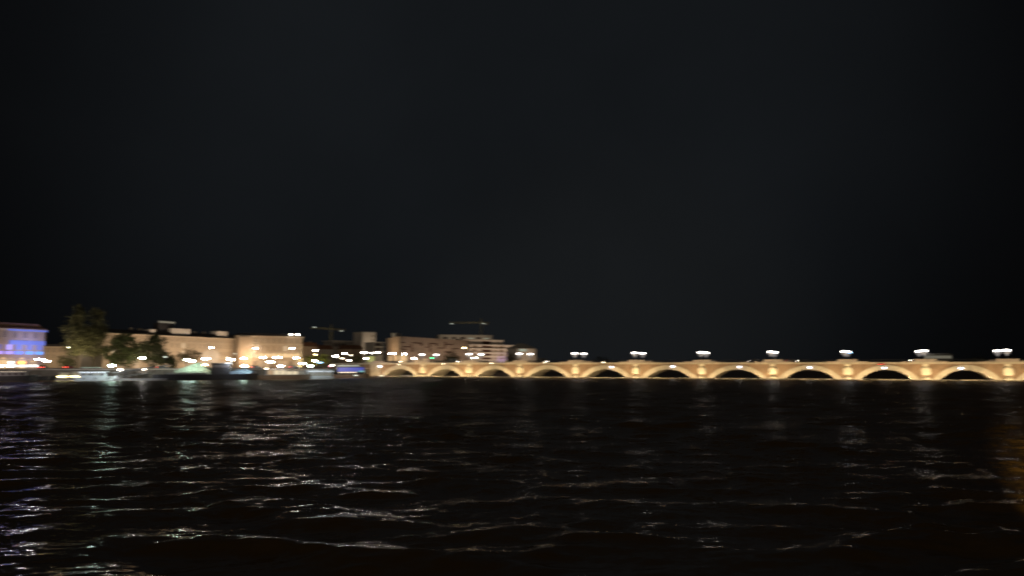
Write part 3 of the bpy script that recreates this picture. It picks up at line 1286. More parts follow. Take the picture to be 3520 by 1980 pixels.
m.face([(L + .4, -.4, z0), (L + .4, 14.4, z0), (L * .62, 6, z1)])
m.face([(-.4, 14.4, z0), (-.4, -.4, z0), (L * .3, 6, z1)])
m.face([(L + .4, 14.4, z0), (-.4, 14.4, z0), (L * .3, 6, z1), (L * .62, 6, z1)])
m.build('roof', 'concrete', t)
m = MB()
m.b2(L * .1, L * .5, -.08, .02, h - 2.4, h - .4)
m.build('window', 'glow_pale', t)
g, f = window_mesh(1.4, 2.4, 'window_dim')
put_windows(t, g, f, [L * .2, L * .5, L * .8], [3, 6.6])
wash(t, L, 14, 7, 10, 900, 1, (1., .74, .5))


# ------------------------------------------------------------------ cranes
def crane(pxm, d, pyj, px0, px1, label, tilt=0.):
    A = at(pxm, 1257, d)
    t = thing('tower_crane', (A.x, A.y, GZ), label, 'crane', 'tower cranes over the far city')
    zt = hz(pyj, d) - GZ
    m = MB()
    w = .9
    for sx in (-w, w):
        for sy in (-w, w):
            m.tube((sx, sy, 0), (sx, sy, zt), .16, .16, 5)
    n = int(zt / 2.4)
    for k in range(n):
        z0, z1 = zt * k / n, zt * (k + 1) / n
        sg = 1 if k % 2 else -1
        for y in (-w, w):
            m.tube((-w * sg, y, z0), (w * sg, y, z1), .09, .09, 4)
    m.build('mast', 'crane_paint', t)
    xa, xb = gx(px0, d) - A.x, gx(px1, d) - A.x
    m = MB()
    for y in (-.6, .6):
        m.tube((xa, y, zt + 1 + tilt * xa), (xb, y, zt + 1 + tilt * xb), .16, .16, 5)
    m.tube((xa, 0, zt + 2.2 + tilt * xa), (xb, 0, zt + 2.2 + tilt * xb), .16, .16, 5)
    n = int((xb - xa) / 2.4)
    for k in range(n):
        x0, x1 = xa + (xb - xa) * k / n, xa + (xb - xa) * (k + .5) / n
        x2 = xa + (xb - xa) * (k + 1) / n
        for y in (-.6, .6):
            m.tube((x0, y, zt + 1 + tilt * x0), (x1, 0, zt + 2.2 + tilt * x1), .08, .08, 4)
            m.tube((x1, 0, zt + 2.2 + tilt * x1), (x2, y, zt + 1 + tilt * x2), .08, .08, 4)
    m.build('jib', 'crane_paint', t)
    m = MB()
    m.b2(-1.2, 1.2, -1.1, 1.1, zt - 1.6, zt + .9)
    m.build('cab', 'grey_metal', t)
    m = MB()
    xk = xb - 4 if abs(xb) < abs(xa) else xa + 4
    m.b2(xk - 2, xk + 2, -1, 1, zt - 1.2, zt + 1)
    m.build('counterweight', 'concrete', t)
    m = MB()
    m.lathe((0, 0, zt + .9), [(.8, 0), (.2, 6)], 4)
    m.build('apex', 'crane_paint', t)
    return t, zt, xa, xb


def crane_lamp(t, x, z, mname='lamp_tiny'):
    m = MB()
    m.ball((x, -.9, z), (.8, .4, .35), 10, 6)
    m.build('work_lamp', mname, t)


t, zt, xa, xb = crane(1136, 780, 1136, 1062, 1182, 'dim tower crane over the dark roofs right of the arcaded building', -.06)
crane_lamp(t, (gx(1078, 780) - gx(1136, 780)), zt + 3.4, 'lamp_dim')  # work lamps added to light this jib
crane_lamp(t, xb - 3, zt - .6, 'lamp_dim')
area_light('crane_fill', (xa * .5, -16, zt - 6), (0, 0, zt + 1), 260, (1., .86, .55), 1, 1, 150, t)  # unseen light added to brighten the crane
t, zt, xa, xb = crane(1654, 820, 1114, 1545, 1682, 'dim tower crane over the concrete block with lamps on its jib', 0.)
crane_lamp(t, gx(1552, 820) - gx(1654, 820), zt + .3, 'lamp_dim')
crane_lamp(t, gx(1662, 820) - gx(1654, 820), zt + .6, 'lamp_dim')
area_light('crane_fill', (xa * .4, -16, zt - 6), (xa * .2, 0, zt + 1), 300, (1., .86, .6), 1, 1, 150, t)  # another unseen light, added to brighten the second crane


# ------------------------------------------------------------------ trees
def tree(name, px, d, blobs, label, leaf, n=2600, size=.62, base=GZ, group='trees along the left quay', hole=.42, trunk_r=.35):
    """blobs: (dx, dy, z, rx, ry, rz) ellipsoids in metres above the ground"""
    A = at(px, 1257, d)
    t = thing(name, (A.x, A.y, base), label, 'tree', group)
    rr = random.Random(int(px * 7 + d))
    m = MB()
    top = max(b[2] for b in blobs)
    m.tube((0, 0, -.3), (.1, 0, top * .45), trunk_r, trunk_r * .65, 9)
    for b in blobs:
        m.tube((.1, 0, top * .22 + rr.random()), (b[0], b[1], b[2]), trunk_r * .45, .07, 6)
        for q in range(4):
            a = rr.uniform(0, 6.28)
            m.tube((b[0] * .6, b[1] * .6, b[2] * .75), (b[0] + math.cos(a) * b[3] * .7, b[1] + math.sin(a) * b[4] * .7, b[2] + rr.uniform(-.3, .5) * b[5]), trunk_r * .22, .04, 5)
    m.build('trunk', 'bark', t)
    m = MB()
    vol = [b[3] * b[4] * b[5] for b in blobs]
    tot = sum(vol)
    clumps = []
    for b, v in zip(blobs, vol):
        for q in range(max(10, int(90 * v / tot))):
            a, c = rr.uniform(0, 6.28), rr.uniform(-1, 1)
            r_ = rr.random() ** .4
            s_ = math.sqrt(1 - c * c)
            clumps.append((b[0] + b[3] * r_ * s_ * math.cos(a), b[1] + b[4] * r_ * s_ * math.sin(a), b[2] + b[5] * r_ * c, .16 * (b[3] + b[5]) * rr.uniform(.6, 1.3)))
    for q in range(n):
        cx, cy, cz, cr = clumps[rr.randrange(len(clumps))]
        x, y, z = cx + rr.gauss(0, cr * .6), cy + rr.gauss(0, cr * .6), cz + rr.gauss(0, cr * .5)
        s_ = size * rr.uniform(.5, 1.25)
        ax = Vector((rr.gauss(0, 1), rr.gauss(0, 1), rr.gauss(0, 1))).normalized()
        b_ = ax.orthogonal().normalized()
        c_ = ax.cross(b_)
        p = Vector((x, y, z))
        m.face([p - b_ * s_ * .5, p + c_ * s_ * .32, p + b_ * s_ * .5, p - c_ * s_ * .32])
    m.build('crown', leaf, t)
    return t


k = 330 / F
tree('tall_tree', 262, 326, [(0, 0, 21, 3.2, 3.6, 7.4), (.5, 0, 12, 6.0, 6, 7.5), (-1.2, 0, 16, 3.8, 4, 5.5), (.6, 0, 25.5, 1.7, 2, 2.4)],
     'tall pointed tree standing between the low beige building and its shorter twin', 'leaf_olive', 7500, .75)
tree('tall_tree', 322, 330, [(.6, 0, 20.5, 2.8, 3.2, 7.4), (.8, 0, 24.5, 1.7, 2, 2.2), (.3, 0, 12, 5.2, 5, 7.5), (1.0, 0, 16.5, 3.4, 4, 5)],
     'slightly shorter pointed tree, right of its tall twin and above the white cruiser', 'leaf_olive', 6500, .75)
tree('broad_tree', 424, 322, [(-.4, 0, 11.2, 5.6, 5, 4.6), (-3.6, 0, 7.2, 4.6, 5, 4.4), (3.8, 0, 7.2, 4.6, 5, 4.4), (0, 0, 4.2, 7.0, 5, 3.4), (.6, 0, 13.6, 3, 3, 2.0)],
     'broad dark green tree between the tall pointed pair and the round crowned tree', 'leaf_green', 8500, .75)
tree('broad_tree', 532, 326, [(0, 0, 9.6, 5.2, 5, 4.4), (-4.0, 0, 6.2, 4.6, 4, 4.2), (4.4, 0, 5.8, 4.4, 4, 4.0), (-.5, 0, 12.6, 2.6, 2.6, 1.9), (7.2, 0, 3.2, 2.6, 2, 2.6), (0, 0, 3.6, 6, 4, 2.8)],
     'round crowned dark tree in front of the long terrace, left of the pale green tent', 'leaf_dark', 8500, .75)
tree('small_tree', 640, 392, [(0, 0, 6.5, 4.6, 4, 3.2), (-3.5, 0, 5.2, 2.8, 3, 2.6), (4, 0, 7, 3.4, 3, 2.8)],
     'greyish small tree against the long terrace above the pale green tent', 'leaf_olive', 1900, .6)
tree('small_tree', 224, 336, [(0, 0, 3.6, 3.6, 3, 2.6), (2.2, 0, 2.6, 2.4, 3, 2)],
     'low bushy tree left of the tall pointed pair near the blue lit building', 'leaf_olive', 1400, .6)
tree('small_tree', 1066, 486, [(0, 0, 5.6, 4, 4, 3.4), (3.2, 0, 4.5, 3, 3, 2.8)],
     'yellow-green street tree right beside the arcaded building', 'leaf_yellow', 1700, .6)
tree('small_tree', 1112, 500, [(0, 0, 5.8, 4.4, 4, 3.4), (-2.6, 0, 4.2, 2.4, 3, 2.8)],
     'yellow-green street tree, further right of the arcaded building than its neighbour', 'leaf_yellow', 1700, .6)
tree('small_tree', 1222, 520, [(0, 0, 6.6, 4.4, 4, 3.6), (3, 0, 5, 3.0, 3, 2.8)],
     'dark tree below the white tower above the blue lit boat', 'leaf_dark', 1500, .6)
tree('small_tree', 1552, 470, [(0, 0, 7, 4.6, 4, 3.8), (-3.4, 0, 5.6, 2.8, 3, 2.6), (3.6, 0, 5.4, 2.8, 3, 2.6)],
     'dark tree in front of the brick apartments behind the bridge parapet', 'leaf_dark', 2000, .6)
tree('small_tree', 1750, 560, [(0, 0, 7.4, 3.4, 3, 3.6), (2.6, 0, 5.6, 2.6, 3, 2.2)],
     'black rounded tree in front of the stepped white apartments', 'leaf_dark', 1500, .6)
for px, d, hh, w, lab in [(2068, 700, 9.5, 9, 'dark bush-like tree beyond the bridge between the fourth and fifth pier lamps'),
                          (2740, 690, 6.5, 9, 'low dark tree beyond the bridge between the seventh and eighth pier lamps'),
                          (3365, 640, 9.0, 9, 'dark tree beyond the bridge between the ninth and tenth pier lamps'),
                          (3480, 650, 12.0, 5, 'narrow dark tree beyond the bridge behind the tenth pier lamps')]:
    tree('far_tree', px, d, [(0, 0, hh * .6, w, 5, hh * .38), (-w * .6, 0, hh * .4, w * .6, 4, hh * .3), (w * .6, 0, hh * .42, w * .6, 4, hh * .3)],
         lab, 'leaf_dark', 1300, .9, group='trees on the far bank beyond the bridge')


# added fill in front of trees and far houses, standing for quay lamps
for px, d, zt_, pw, col in [(262, 326, 18, 1500, (1., .88, .50)), (326, 330, 18, 1900, (1., .88, .50)), (424, 322, 10, 700, (.95, .98, .62)), (532, 326, 9, 620, (1., .90, .50)),
                            (640, 392, 7, 300, (1., .85, .6)), (224, 336, 4, 380, (1., .9, .5)), (1066, 486, 6, 1500, (1., .95, .5)), (1112, 500, 6, 1500, (1., .95, .5)),
                            (1222, 520, 6, 700, (1., .8, .5)), (1552, 470, 6, 260, (1., .8, .5)), (1050, 545, 10, 1500, (1., .75, .5)), (1170, 560, 10, 1800, (1., .72, .5))]:
    A = at(px, 1257, d)
    area_light('bank_fill', (A.x + 1, A.y - 13, GZ + .8), (A.x, A.y, GZ + zt_), pw, col, 2, .6, 170)


# added fill on the moored boats from unseen lights on the river side
for px, d, z, pw, col, sx in [(334, 277, 3, 430, (.80, .92, 1.), 6), (20, 268, 3, 380, (1., .85, .8), 8), (243, 282, 2, 260, (1., .9, .75), 4), (470, 288, 3.5, 900, (.95, .97, 1.), 12),
                              (662, 302, 3, 560, (.92, 1., .82), 8), (828, 303, 2.5, 620, (.75, .88, 1.), 6), (975, 303, 2, 400, (1., .86, .66), 10), (1096, 316, 2, 420, (.85, .97, .95), 6),
                              (1206, 342, 2, 520, (1., .84, .70), 9), (757, 291, 5, 120, (1., .9, .8), 4), (1300, 384, 3, 300, (1., .7, .5), 6)]:
    A = at(px, 1257, d)
    area_light('boat_fill', (A.x + 2, A.y - 13, 7), (A.x, A.y, z), pw * 1.9, col, sx, .5, 170)


# ------------------------------------------------------------------ quay lamps
def lamp(px, py, d, label, kind='twin', g='lamp_white', base=GZ, w=1.0):
    A = at(px, py, d)
    h = max(1.2, A.z - base)
    t = thing('street_lamp', (A.x, A.y, base), label, 'street lamp', 'lamps along the left quay')
    m = MB()
    m.tube((0, 0, -.1), (0, 0, min(.8, h * .3)), .16, .14, 8)
    m.tube((0, 0, min(.8, h * .3)), (0, 0, h - .1), .09, .06, 8)
    m.build('pole', 'black_metal', t)
    if kind == 'twin':
        m = MB()
        m.tube((-.75 * w, 0, h + .12), (.75 * w, 0, h + .12), .05, .05, 6)
        m.tube((0, 0, h - .2), (0, 0, h + .14), .07, .06, 6)
        m.build('arm', 'black_metal', t)
        for sx in (-1, 1):
            m = MB()
            m.ball((sx * .70 * w, 0, h - .08), (.70 * w, .30, .27 * w), 10, 6)
            m.build('globe', g, t, smooth=True)
    else:
        m = MB()
        m.ball((0, 0, h), (.64 * w, .34 * w, .26 * w), 10, 6)
        m.build('globe', g, t, smooth=True)
        m = MB()
        m.lathe((0, 0, h + .22 * w), [(.34 * w, 0), (.1 * w, .14), (.03, .2)], 8)
        m.build('cap', 'black_metal', t)
    return t


B = .9   # pontoon and boat deck height
LAMPS = [
    (147, 1199, 352, 'thin white lamp at the right corner of the blue lit building', 'one', 'lamp_white', GZ, 1.0),
    (238, 1196, 372, 'white lamp in front of the low beige building left of the tall trees', 'one', 'lamp_white', GZ, 1.0),
    (137, 1235, 318, 'big double lamp below the blue lit building, upper left of a close pair', 'twin', 'lamp_white', GZ, 1.15),
    (160, 1241, 314, 'big double lamp below the blue lit building, lower right of a close pair', 'twin', 'lamp_white', GZ, 1.05),
    (384, 1257, 275, 'greenish white lamp shining over the white cruiser', 'one', 'lamp_green_white', B, 1.7),
    (4, 1265, 290, 'white lamp on the quay cut by the left edge of the picture', 'one', 'lamp_white', GZ, 1.1),
    (33, 1269, 292, 'white lamp low on the quay before the blue lit building, above the dark barge', 'one', 'lamp_white', GZ, 1.2),
    (150, 1269, 296, 'white lamp just above the red tail lights of a parked car', 'one', 'lamp_white', GZ, 1.0),
    (489, 1231, 318, 'white lamp hanging in front of the broad dark tree', 'one', 'lamp_white', GZ, 1.5),
    (413, 1271, 290, 'dim pinkish lamp at the right end of the white cruiser', 'one', 'lamp_small', B, 1.3),
    (494, 1269, 300, 'pink-white lamp over the covered gangway', 'one', 'lamp_small', B, 1.1),
    (726, 1195, 420, 'white lamp right above the lit archway of the long terrace', 'one', 'lamp_white', GZ, 1.1),
    (643, 1237, 299.5, 'white lamp over the pale green tent, left of an overlapping pair', 'one', 'lamp_green_white', 1.0, 1.5),
    (660, 1241, 298.5, 'white lamp over the pale green tent, right of an overlapping pair', 'one', 'lamp_green_white', 1.0, 1.6),
    (708, 1233, 345, 'wide double lamp in front of the lit archway', 'twin', 'lamp_white', GZ, 1.0),
    (704, 1254, 299.5, 'warm lamp between the lit archway and the green tent', 'one', 'lamp_warm', 1.0, 1.3),
    (794, 1236, 345, 'wide double lamp just above the wheelhouse of the dark barge', 'twin', 'lamp_white', GZ, .95),
    (838, 1232, 352, 'upper of two white lamps at the right end of the long terrace', 'one', 'lamp_white', GZ, 1.4),
    (840, 1258, 300, 'lower of two white lamps at the right end of the long terrace', 'one', 'lamp_green_white', 1.0, 1.5),
    (879, 1197, 455, 'upper lamp by the left side of the arcaded building', 'one', 'lamp_white', GZ, 1.2),
    (1004, 1197, 462, 'upper lamp by the right side of the arcaded building', 'one', 'lamp_white', GZ, 1.2),
    (903, 1229, 420, 'tall-globed white lamp before the left end of the lit arcade', 'one', 'lamp_white', GZ, 1.7),
    (953, 1228, 420, 'wide double lamp before the middle of the lit arcade', 'twin', 'lamp_white', GZ, 1.2),
    (1018, 1230, 425, 'double lamp before the right end of the lit arcade', 'twin', 'lamp_white', GZ, .9),
    (930, 1244, 352, 'wide double lamp lower than the arcade, above the tour boat with lit windows', 'twin', 'lamp_white', GZ, .95),
    (965, 1259, 330, 'white lamp directly over the cabin roof of the tour boat with lit windows', 'one', 'lamp_white', GZ, 1.4),
    (1039, 1249, 355, 'wide double lamp at the foot of the right corner of the arcaded building', 'twin', 'lamp_white', GZ, .9),
    (1084, 1205, 470, 'upper white lamp among the yellow-green street trees', 'one', 'lamp_white', GZ, 1.2),
    (1084, 1219, 440, 'small yellow lamp among the yellow-green street trees', 'one', 'lamp_yellow', GZ, .8),
    (1083, 1240, 380, 'white lamp under the yellow-green street trees', 'one', 'lamp_white', GZ, 1.3),
    (1067, 1259, 345, 'white lamp over the left end of the glazed pontoon', 'one', 'lamp_green_white', GZ, 1.4),
    (1154, 1224, 420, 'white lamp below the pale flat building, left and lower of two', 'one', 'lamp_white', GZ, 1.5),
    (1185, 1216, 440, 'white lamp below the pale flat building, right and upper of two', 'one', 'lamp_white', GZ, 1.3),
    (1176, 1232, 420, 'small yellowish lamp over the left end of the blue lit boat', 'one', 'lamp_tiny', GZ, 1.0),
    (1142, 1256, 350, 'dim whitish lamp left of the blue lit boat', 'one', 'lamp_small', GZ, 1.0),
    (1252, 1212, 470, 'wide double lamp below the white tower, leftmost of a row of three', 'twin', 'lamp_white', GZ, .95),
    (1278, 1213, 480, 'thin lamp below the white tower, middle of a row of three', 'one', 'lamp_white', GZ, 1.0),
    (1298, 1212, 470, 'white lamp below the white tower, rightmost of a row of three', 'one', 'lamp_white', GZ, 1.4),
    (1258, 1232, 430, 'white lamp over the right end of the blue lit boat beside a yellow-green glow', 'one', 'lamp_white', GZ, 1.1),
    (1348, 1215, 440, 'wide double lamp before the left side of the brick apartments', 'twin', 'lamp_white', GZ, 1.1),
    (1390, 1217, 450, 'thin lamp before the brick apartments, right of the wide double one', 'one', 'lamp_white', GZ, 1.1),
    (1422, 1232, 440, 'white lamp low before the brick apartments', 'one', 'lamp_white', GZ, 1.5),
    (1595, 1196, 560, 'yellow lamp at the right end of the brick apartments', 'one', 'lamp_yellow', GZ, 1.5),
    (568, 1227, 318, 'tiny dim lamp inside the round crowned tree', 'one', 'lamp_dim', GZ, .9),
    (785, 1230, 370, 'tiny pale lamp just above the wide double lamp over the wheelhouse', 'one', 'lamp_small', GZ, .7),
    (808, 1216, 430, 'tiny dim lamp high on the right part of the long terrace', 'one', 'lamp_dim', GZ, .9),
    (1206, 1221, 470, 'tiny cream lamp right of the two lamps below the pale flat building', 'one', 'lamp_tiny', GZ, .9),
    (1200, 1239, 410, 'pale pinkish lamp over the middle of the blue lit boat', 'one', 'lamp_small', GZ, 1.3),
    (1100, 1246, 372, 'thin bluish double lamp under the yellow-green trees, over the glazed pontoon', 'twin', 'lamp_blue', GZ, .9),
    (916, 1267, 318, 'tiny yellow lamp at the left end of the tour boat cabin', 'one', 'lamp_tiny', B, .9),
    (1375, 1243, 410, 'thin yellow lamp behind the parapet near the left end of the bridge', 'one', 'lamp_tiny', GZ, 1.2),
    (1632, 1230, 500, 'pale green lamp low before the stepped white apartments', 'twin', 'lamp_green_white', GZ, .8),
]
for a in LAMPS:
    lamp(*a)
# abutment lamp on the bridge end
p = at(1307, 1260, 386)
t = thing('wall_lamp', (p.x, p.y, p.z), 'white lamp on the brick abutment at the left end of the bridge', 'lamp')
m = MB()
m.ball((0, -.9, 0), (.7, .35, .34), 12, 6)
m.build('globe', 'lamp_violet_white', t, smooth=True)
m = MB()
m.tube((0, -.9, .3), (0, 1.2, .5), .06, .06, 6)
m.build('bracket', 'black_metal', t)

# shop signs and lit shop awnings by the blue lit building
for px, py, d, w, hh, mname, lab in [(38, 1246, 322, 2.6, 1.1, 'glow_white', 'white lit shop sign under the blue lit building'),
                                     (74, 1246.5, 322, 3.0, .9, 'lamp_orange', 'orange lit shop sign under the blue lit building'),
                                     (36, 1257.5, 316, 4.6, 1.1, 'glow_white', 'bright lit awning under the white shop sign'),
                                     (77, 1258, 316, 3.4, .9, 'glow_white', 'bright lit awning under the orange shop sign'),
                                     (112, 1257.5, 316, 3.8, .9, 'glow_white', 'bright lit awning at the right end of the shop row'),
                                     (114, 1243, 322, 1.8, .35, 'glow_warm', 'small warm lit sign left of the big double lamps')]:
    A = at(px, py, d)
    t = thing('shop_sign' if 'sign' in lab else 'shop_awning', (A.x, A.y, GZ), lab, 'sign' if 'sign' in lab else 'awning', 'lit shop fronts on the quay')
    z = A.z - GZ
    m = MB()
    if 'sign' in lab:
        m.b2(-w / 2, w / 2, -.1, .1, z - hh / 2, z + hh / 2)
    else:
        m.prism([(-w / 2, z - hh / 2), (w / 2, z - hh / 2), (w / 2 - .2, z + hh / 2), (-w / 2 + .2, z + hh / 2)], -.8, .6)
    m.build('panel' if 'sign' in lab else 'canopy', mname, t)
    for x in (-w / 2 + .15, w / 2 - .15):
        m = MB()
        m.tube((x, .2, 0), (x, .2, z), .05, .05, 6)
        m.build('post', 'black_metal', t)
# yellow-green lit kiosk
A = at(1275, 1230, 440)
t = thing('kiosk', (A.x, A.y, GZ), 'yellow-green glowing kiosk below the white tower at the bridge end', 'kiosk')
m = MB()
m.b2(-2.2, 2.2, 0, 2.5, 0, 3.6)
m.build('body', 'hull_grey', t)
m = MB()
m.b2(-2.0, 2.0, -.1, -.01, 2.2, A.z - GZ + 1.0)
m.build('light_panel', 'glow_yellow_green', t)
m = MB()
m.b2(-2.6, 2.6, -.6, 2.8, A.z - GZ + 1.0, A.z - GZ + 1.3)
m.build('roof', 'hull_dark', t)

# cars parked on the quay
def quay_car(px, d, rz, lab, paint, **k):
    A = at(px, 1257, d)
    return car((A.x, A.y, GZ), rz, lab, paint, group='cars parked on the left quay', **k)


quay_car(150, 284, 1.75, 'dark car parked on the quay with glowing red tail lights', 'car_dark', head=False)
quay_car(236, 300, 1.6, 'small red-lit car under the low bushy tree', 'car_red', head=False)
quay_car(560, 306, .5, 'dark car with orange-red lights under the round crowned tree', 'car_dark', head=False)
quay_car(880, 345, .9, 'silver car on the quay before the left bay of the arcaded building', 'car_silver')
quay_car(1010, 352, .9, 'silver car on the quay behind the tour boat', 'car_silver')
quay_car(1205, 400, 1.2, 'pale van on the quay behind the blue lit boat', 'bus_white', van=True)


# ------------------------------------------------------------------ tents on the quay
def tent(px, py_b, d, W, D, z_lo, z_hi, canvas, label, base):
    A = at(px, 1257, d)
    t = thing('tent', (A.x, A.y, base), label, 'tent', 'canvas tents on the quay')
    m = MB()
    a, b, c = W / 2, D / 2, .0
    peak = (W * .10, b, z_hi)
    cs = [(-a, 0, z_lo), (a, 0, z_lo), (a, D, z_lo), (-a, D, z_lo)]
    for i in range(4):
        m.face([cs[i], cs[(i + 1) % 4], peak])
    m.b2(-a, a, -.05, .05, z_lo - .35, z_lo)
    m.b2(-a, -a + .1, 0, D, z_lo - .35, z_lo)
    m.b2(a - .1, a, 0, D, z_lo - .35, z_lo)
    m.build('canopy', canvas, t)
    m = MB()
    m.b2(-a + .1, a - .1, D - .1, D, 0, z_lo)
    m.build('back_panel', canvas, t)
    m = MB()
    n = 24
    for k in range(n):
        xa, xb = -a + 2 * a * k / n, -a + 2 * a * (k + 1) / n
        m.face([(xa, .06 + .1 * (k % 2), .1), (xb, .06 + .1 * ((k + 1) % 2), .1), (xb, .02, z_lo), (xa, .02, z_lo)])
    m.build('front_panel', canvas, t)
    for x, y, _ in cs:
        m = MB()
        m.tube((x * .98, y, 0), (x * .98, y, z_lo), .06, .06, 6)
        m.build('pole', 'grey_metal', t)
    return t


tent(660, 0, 302, 14.5, 6, 2.4, 6.0, 'canvas_green', 'pale green peaked canvas tent under two bright lamps', 1.0)
tent(828, 0, 303, 8.5, 5, 2.2, 3.5, 'canvas_blue', 'bluish grey canvas tent right of the dark wheelhouse', 1.0)
for px, w, lab in ((660, 17, 'low floating dock carrying the pale green tent'), (828, 11, 'low floating dock carrying the bluish grey tent')):
    A = at(px, 1257, 302.5)
    t = thing('floating_dock', (A.x, A.y, 0), lab, 'pontoon', 'floating docks with tents')
    m = MB()
    m.b2(-w / 2, w / 2, -4.5, 6.6, -.6, .99)
    m.build('float', 'hull_grey', t)
    for x in (-w / 2 + .5, w / 2 - .5):
        m = MB()
        m.tube((x, 6.9, -2), (x, 6.9, 3.4), .22, .22, 10)
        m.build('pile', 'hull_dark', t)

# ------------------------------------------------------------------ boats
def hull(L, W, H, bow=.18, sheer=.35, draft=.6):
    m = MB()
    n = 18
    rows = []
    for i in range(n + 1):
        f = i / n
        x = -L / 2 + L * f
        k = 1.
        if f > 1 - bow:
            g = (f - (1 - bow)) / bow
            k = max(.03, 1 - g ** 1.8)
        elif f < .06:
            k = .86 + .14 * f / .06
        z = H + sheer * (max(0, f - .55) / .45) ** 2
        w = W / 2 * k
        rows.append([(x, -w * .72, -draft), (x, -w * .96, 0), (x, -w, z), (x, -w + min(.12, w * .5), z), (x, -w + min(.12, w * .5), z - .22), (x, w - min(.12, w * .5), z - .22), (x, w - min(.12, w * .5), z), (x, w, z), (x, w * .96, 0), (x, w * .72, -draft)])
    for i in range(n):
        for j in range(9):
            m.face([rows[i][j], rows[i + 1][j], rows[i + 1][j + 1], rows[i][j + 1]])
    m.face(rows[0][::-1])
    m.face(rows[-1])
    return m


def fender(t, x, y, z):
    m = MB()
    m.ball((x, y, z), (.18, .18, .4), 8, 6)
    m.build('fender', 'rubber', t)


# white cruiser
A = at(334, 1257, 277)
t = thing('cruise_boat', (A.x, A.y, 0), 'white cabin cruiser moored under the greenish lamp', 'boat', 'boats moored along the quay', .35)
hull(14, 4.2, 1.5).build('hull', 'hull_white', t)
m = MB()
m.b2(-5.2, 3.2, -1.7, 1.7, 1.3, 3.2)
m.build('cabin', 'hull_white', t)
for k in range(6):
    m = MB()
    x = -4.8 + k * 1.3
    m.b2(x, x + 1.05, -1.78, -1.69, 1.95, 2.8)
    m.build('window', 'window_dark' if k in (0, 2, 5) else 'glow_window_pale', t)
m = MB()
m.b2(-5.8, 3.8, -1.95, 1.95, 3.2, 3.38)
m.build('upper_deck', 'hull_white', t)
m = MB()
m.b2(-5.4, 3.4, -1.93, -1.86, 3.10, 3.17)
m.build('glow_strip', 'deck_fill', t)  # glowing strip added to throw light on the cabin side
for x in (-4.6, -2.8, -1, .8):
    for y in (-1.7, 1.7):
        m = MB()
        m.tube((x, y, 3.38), (x, y, 4.7), .04, .04, 6)
        m.build('canopy_post', 'grey_metal', t)
m = MB()
m.prism([(-5.0, 4.7), (1.2, 4.7), (.6, 5.0), (-4.6, 5.0)], -1.9, 1.9)
m.build('canopy', 'canvas_green', t)
m = MB()
m.tube((2.6, 0, 3.3), (2.6, 0, 5.6), .05, .03, 6)
m.build('mast', 'grey_metal', t)
for x in (-4, 0, 4):
    fender(t, x, -2.15, .9)

# pontoon left of it with yellow lights
A = at(243, 1257, 282)
t = thing('work_pontoon', (A.x, A.y, 0), 'grey pontoon with a strip of yellow lights left of the white cruiser', 'pontoon', 'boats moored along the quay', .45)
m = MB()
m.b2(-4.6, 4.6, -2, 2, -.5, .8)
m.build('hull', 'hull_grey', t)
m = MB()
m.b2(-3.6, -.4, -1, 1.4, .8, 3.0)
m.b2(.8, 3.4, -.8, 1.4, .8, 3.4)
m.build('cabin', 'deck_grey', t)
m = MB()
for k in range(8):
    m.tube((-4.4 + k * 1.257, -1.9, .8), (-4.4 + k * 1.257, -1.9, 1.7), .04, .04, 6)
m.tube((-4.4, -1.9, 1.7), (4.4, -1.9, 1.7), .04, .04, 6)
m.build('railing', 'grey_metal', t)
for x in (-2.4, 1.6):
    m = MB()
    m.b2(x - 1.5, x + 1.5, -1.98, -1.92, 1.42, 1.58)
    m.build('glow_strip', 'lamp_yellow', t)

# dark barge at the left edge
A = at(26, 1257, 268)
t = thing('barge', (A.x, A.y, 0), 'long dark barge moored at the left edge below the shops', 'boat', 'boats moored along the quay', .42)
hull(19, 5, 1.9).build('hull', 'hull_dark', t)
m = MB()
m.b2(-6, 6.2, -1.9, 1.9, 1.6, 3.5)
m.build('cabin', 'hull_grey', t)
m = MB()
m.b2(-6.3, 6.5, -2.1, 2.1, 3.5, 3.68)
m.build('roof', 'deck_grey', t)
m = MB()
m.b2(-5.8, 5.8, -2.08, -2.02, 3.42, 3.48)
m.build('glow_strip', 'strip_warm', t)  # glowing strip added to lift the dark cabin wall
for k in range(6):
    m = MB()
    x = -5.4 + k * 1.95
    m.b2(x, x + 1.2, -1.97, -1.89, 2.2, 3.0)
    m.build('window', 'window_dark', t)
A = at(118, 1257, 278)
t = thing('barge', (A.x, A.y, 0), 'low dark barge below the red tail lights of the parked car', 'boat', 'boats moored along the quay', .5)
hull(14, 4.4, 1.5).build('hull', 'hull_dark', t)
m = MB()
m.b2(-4.5, 2.0, -1.4, 1.4, 1.3, 2.2)
m.build('hatch_cover', 'deck_grey', t)

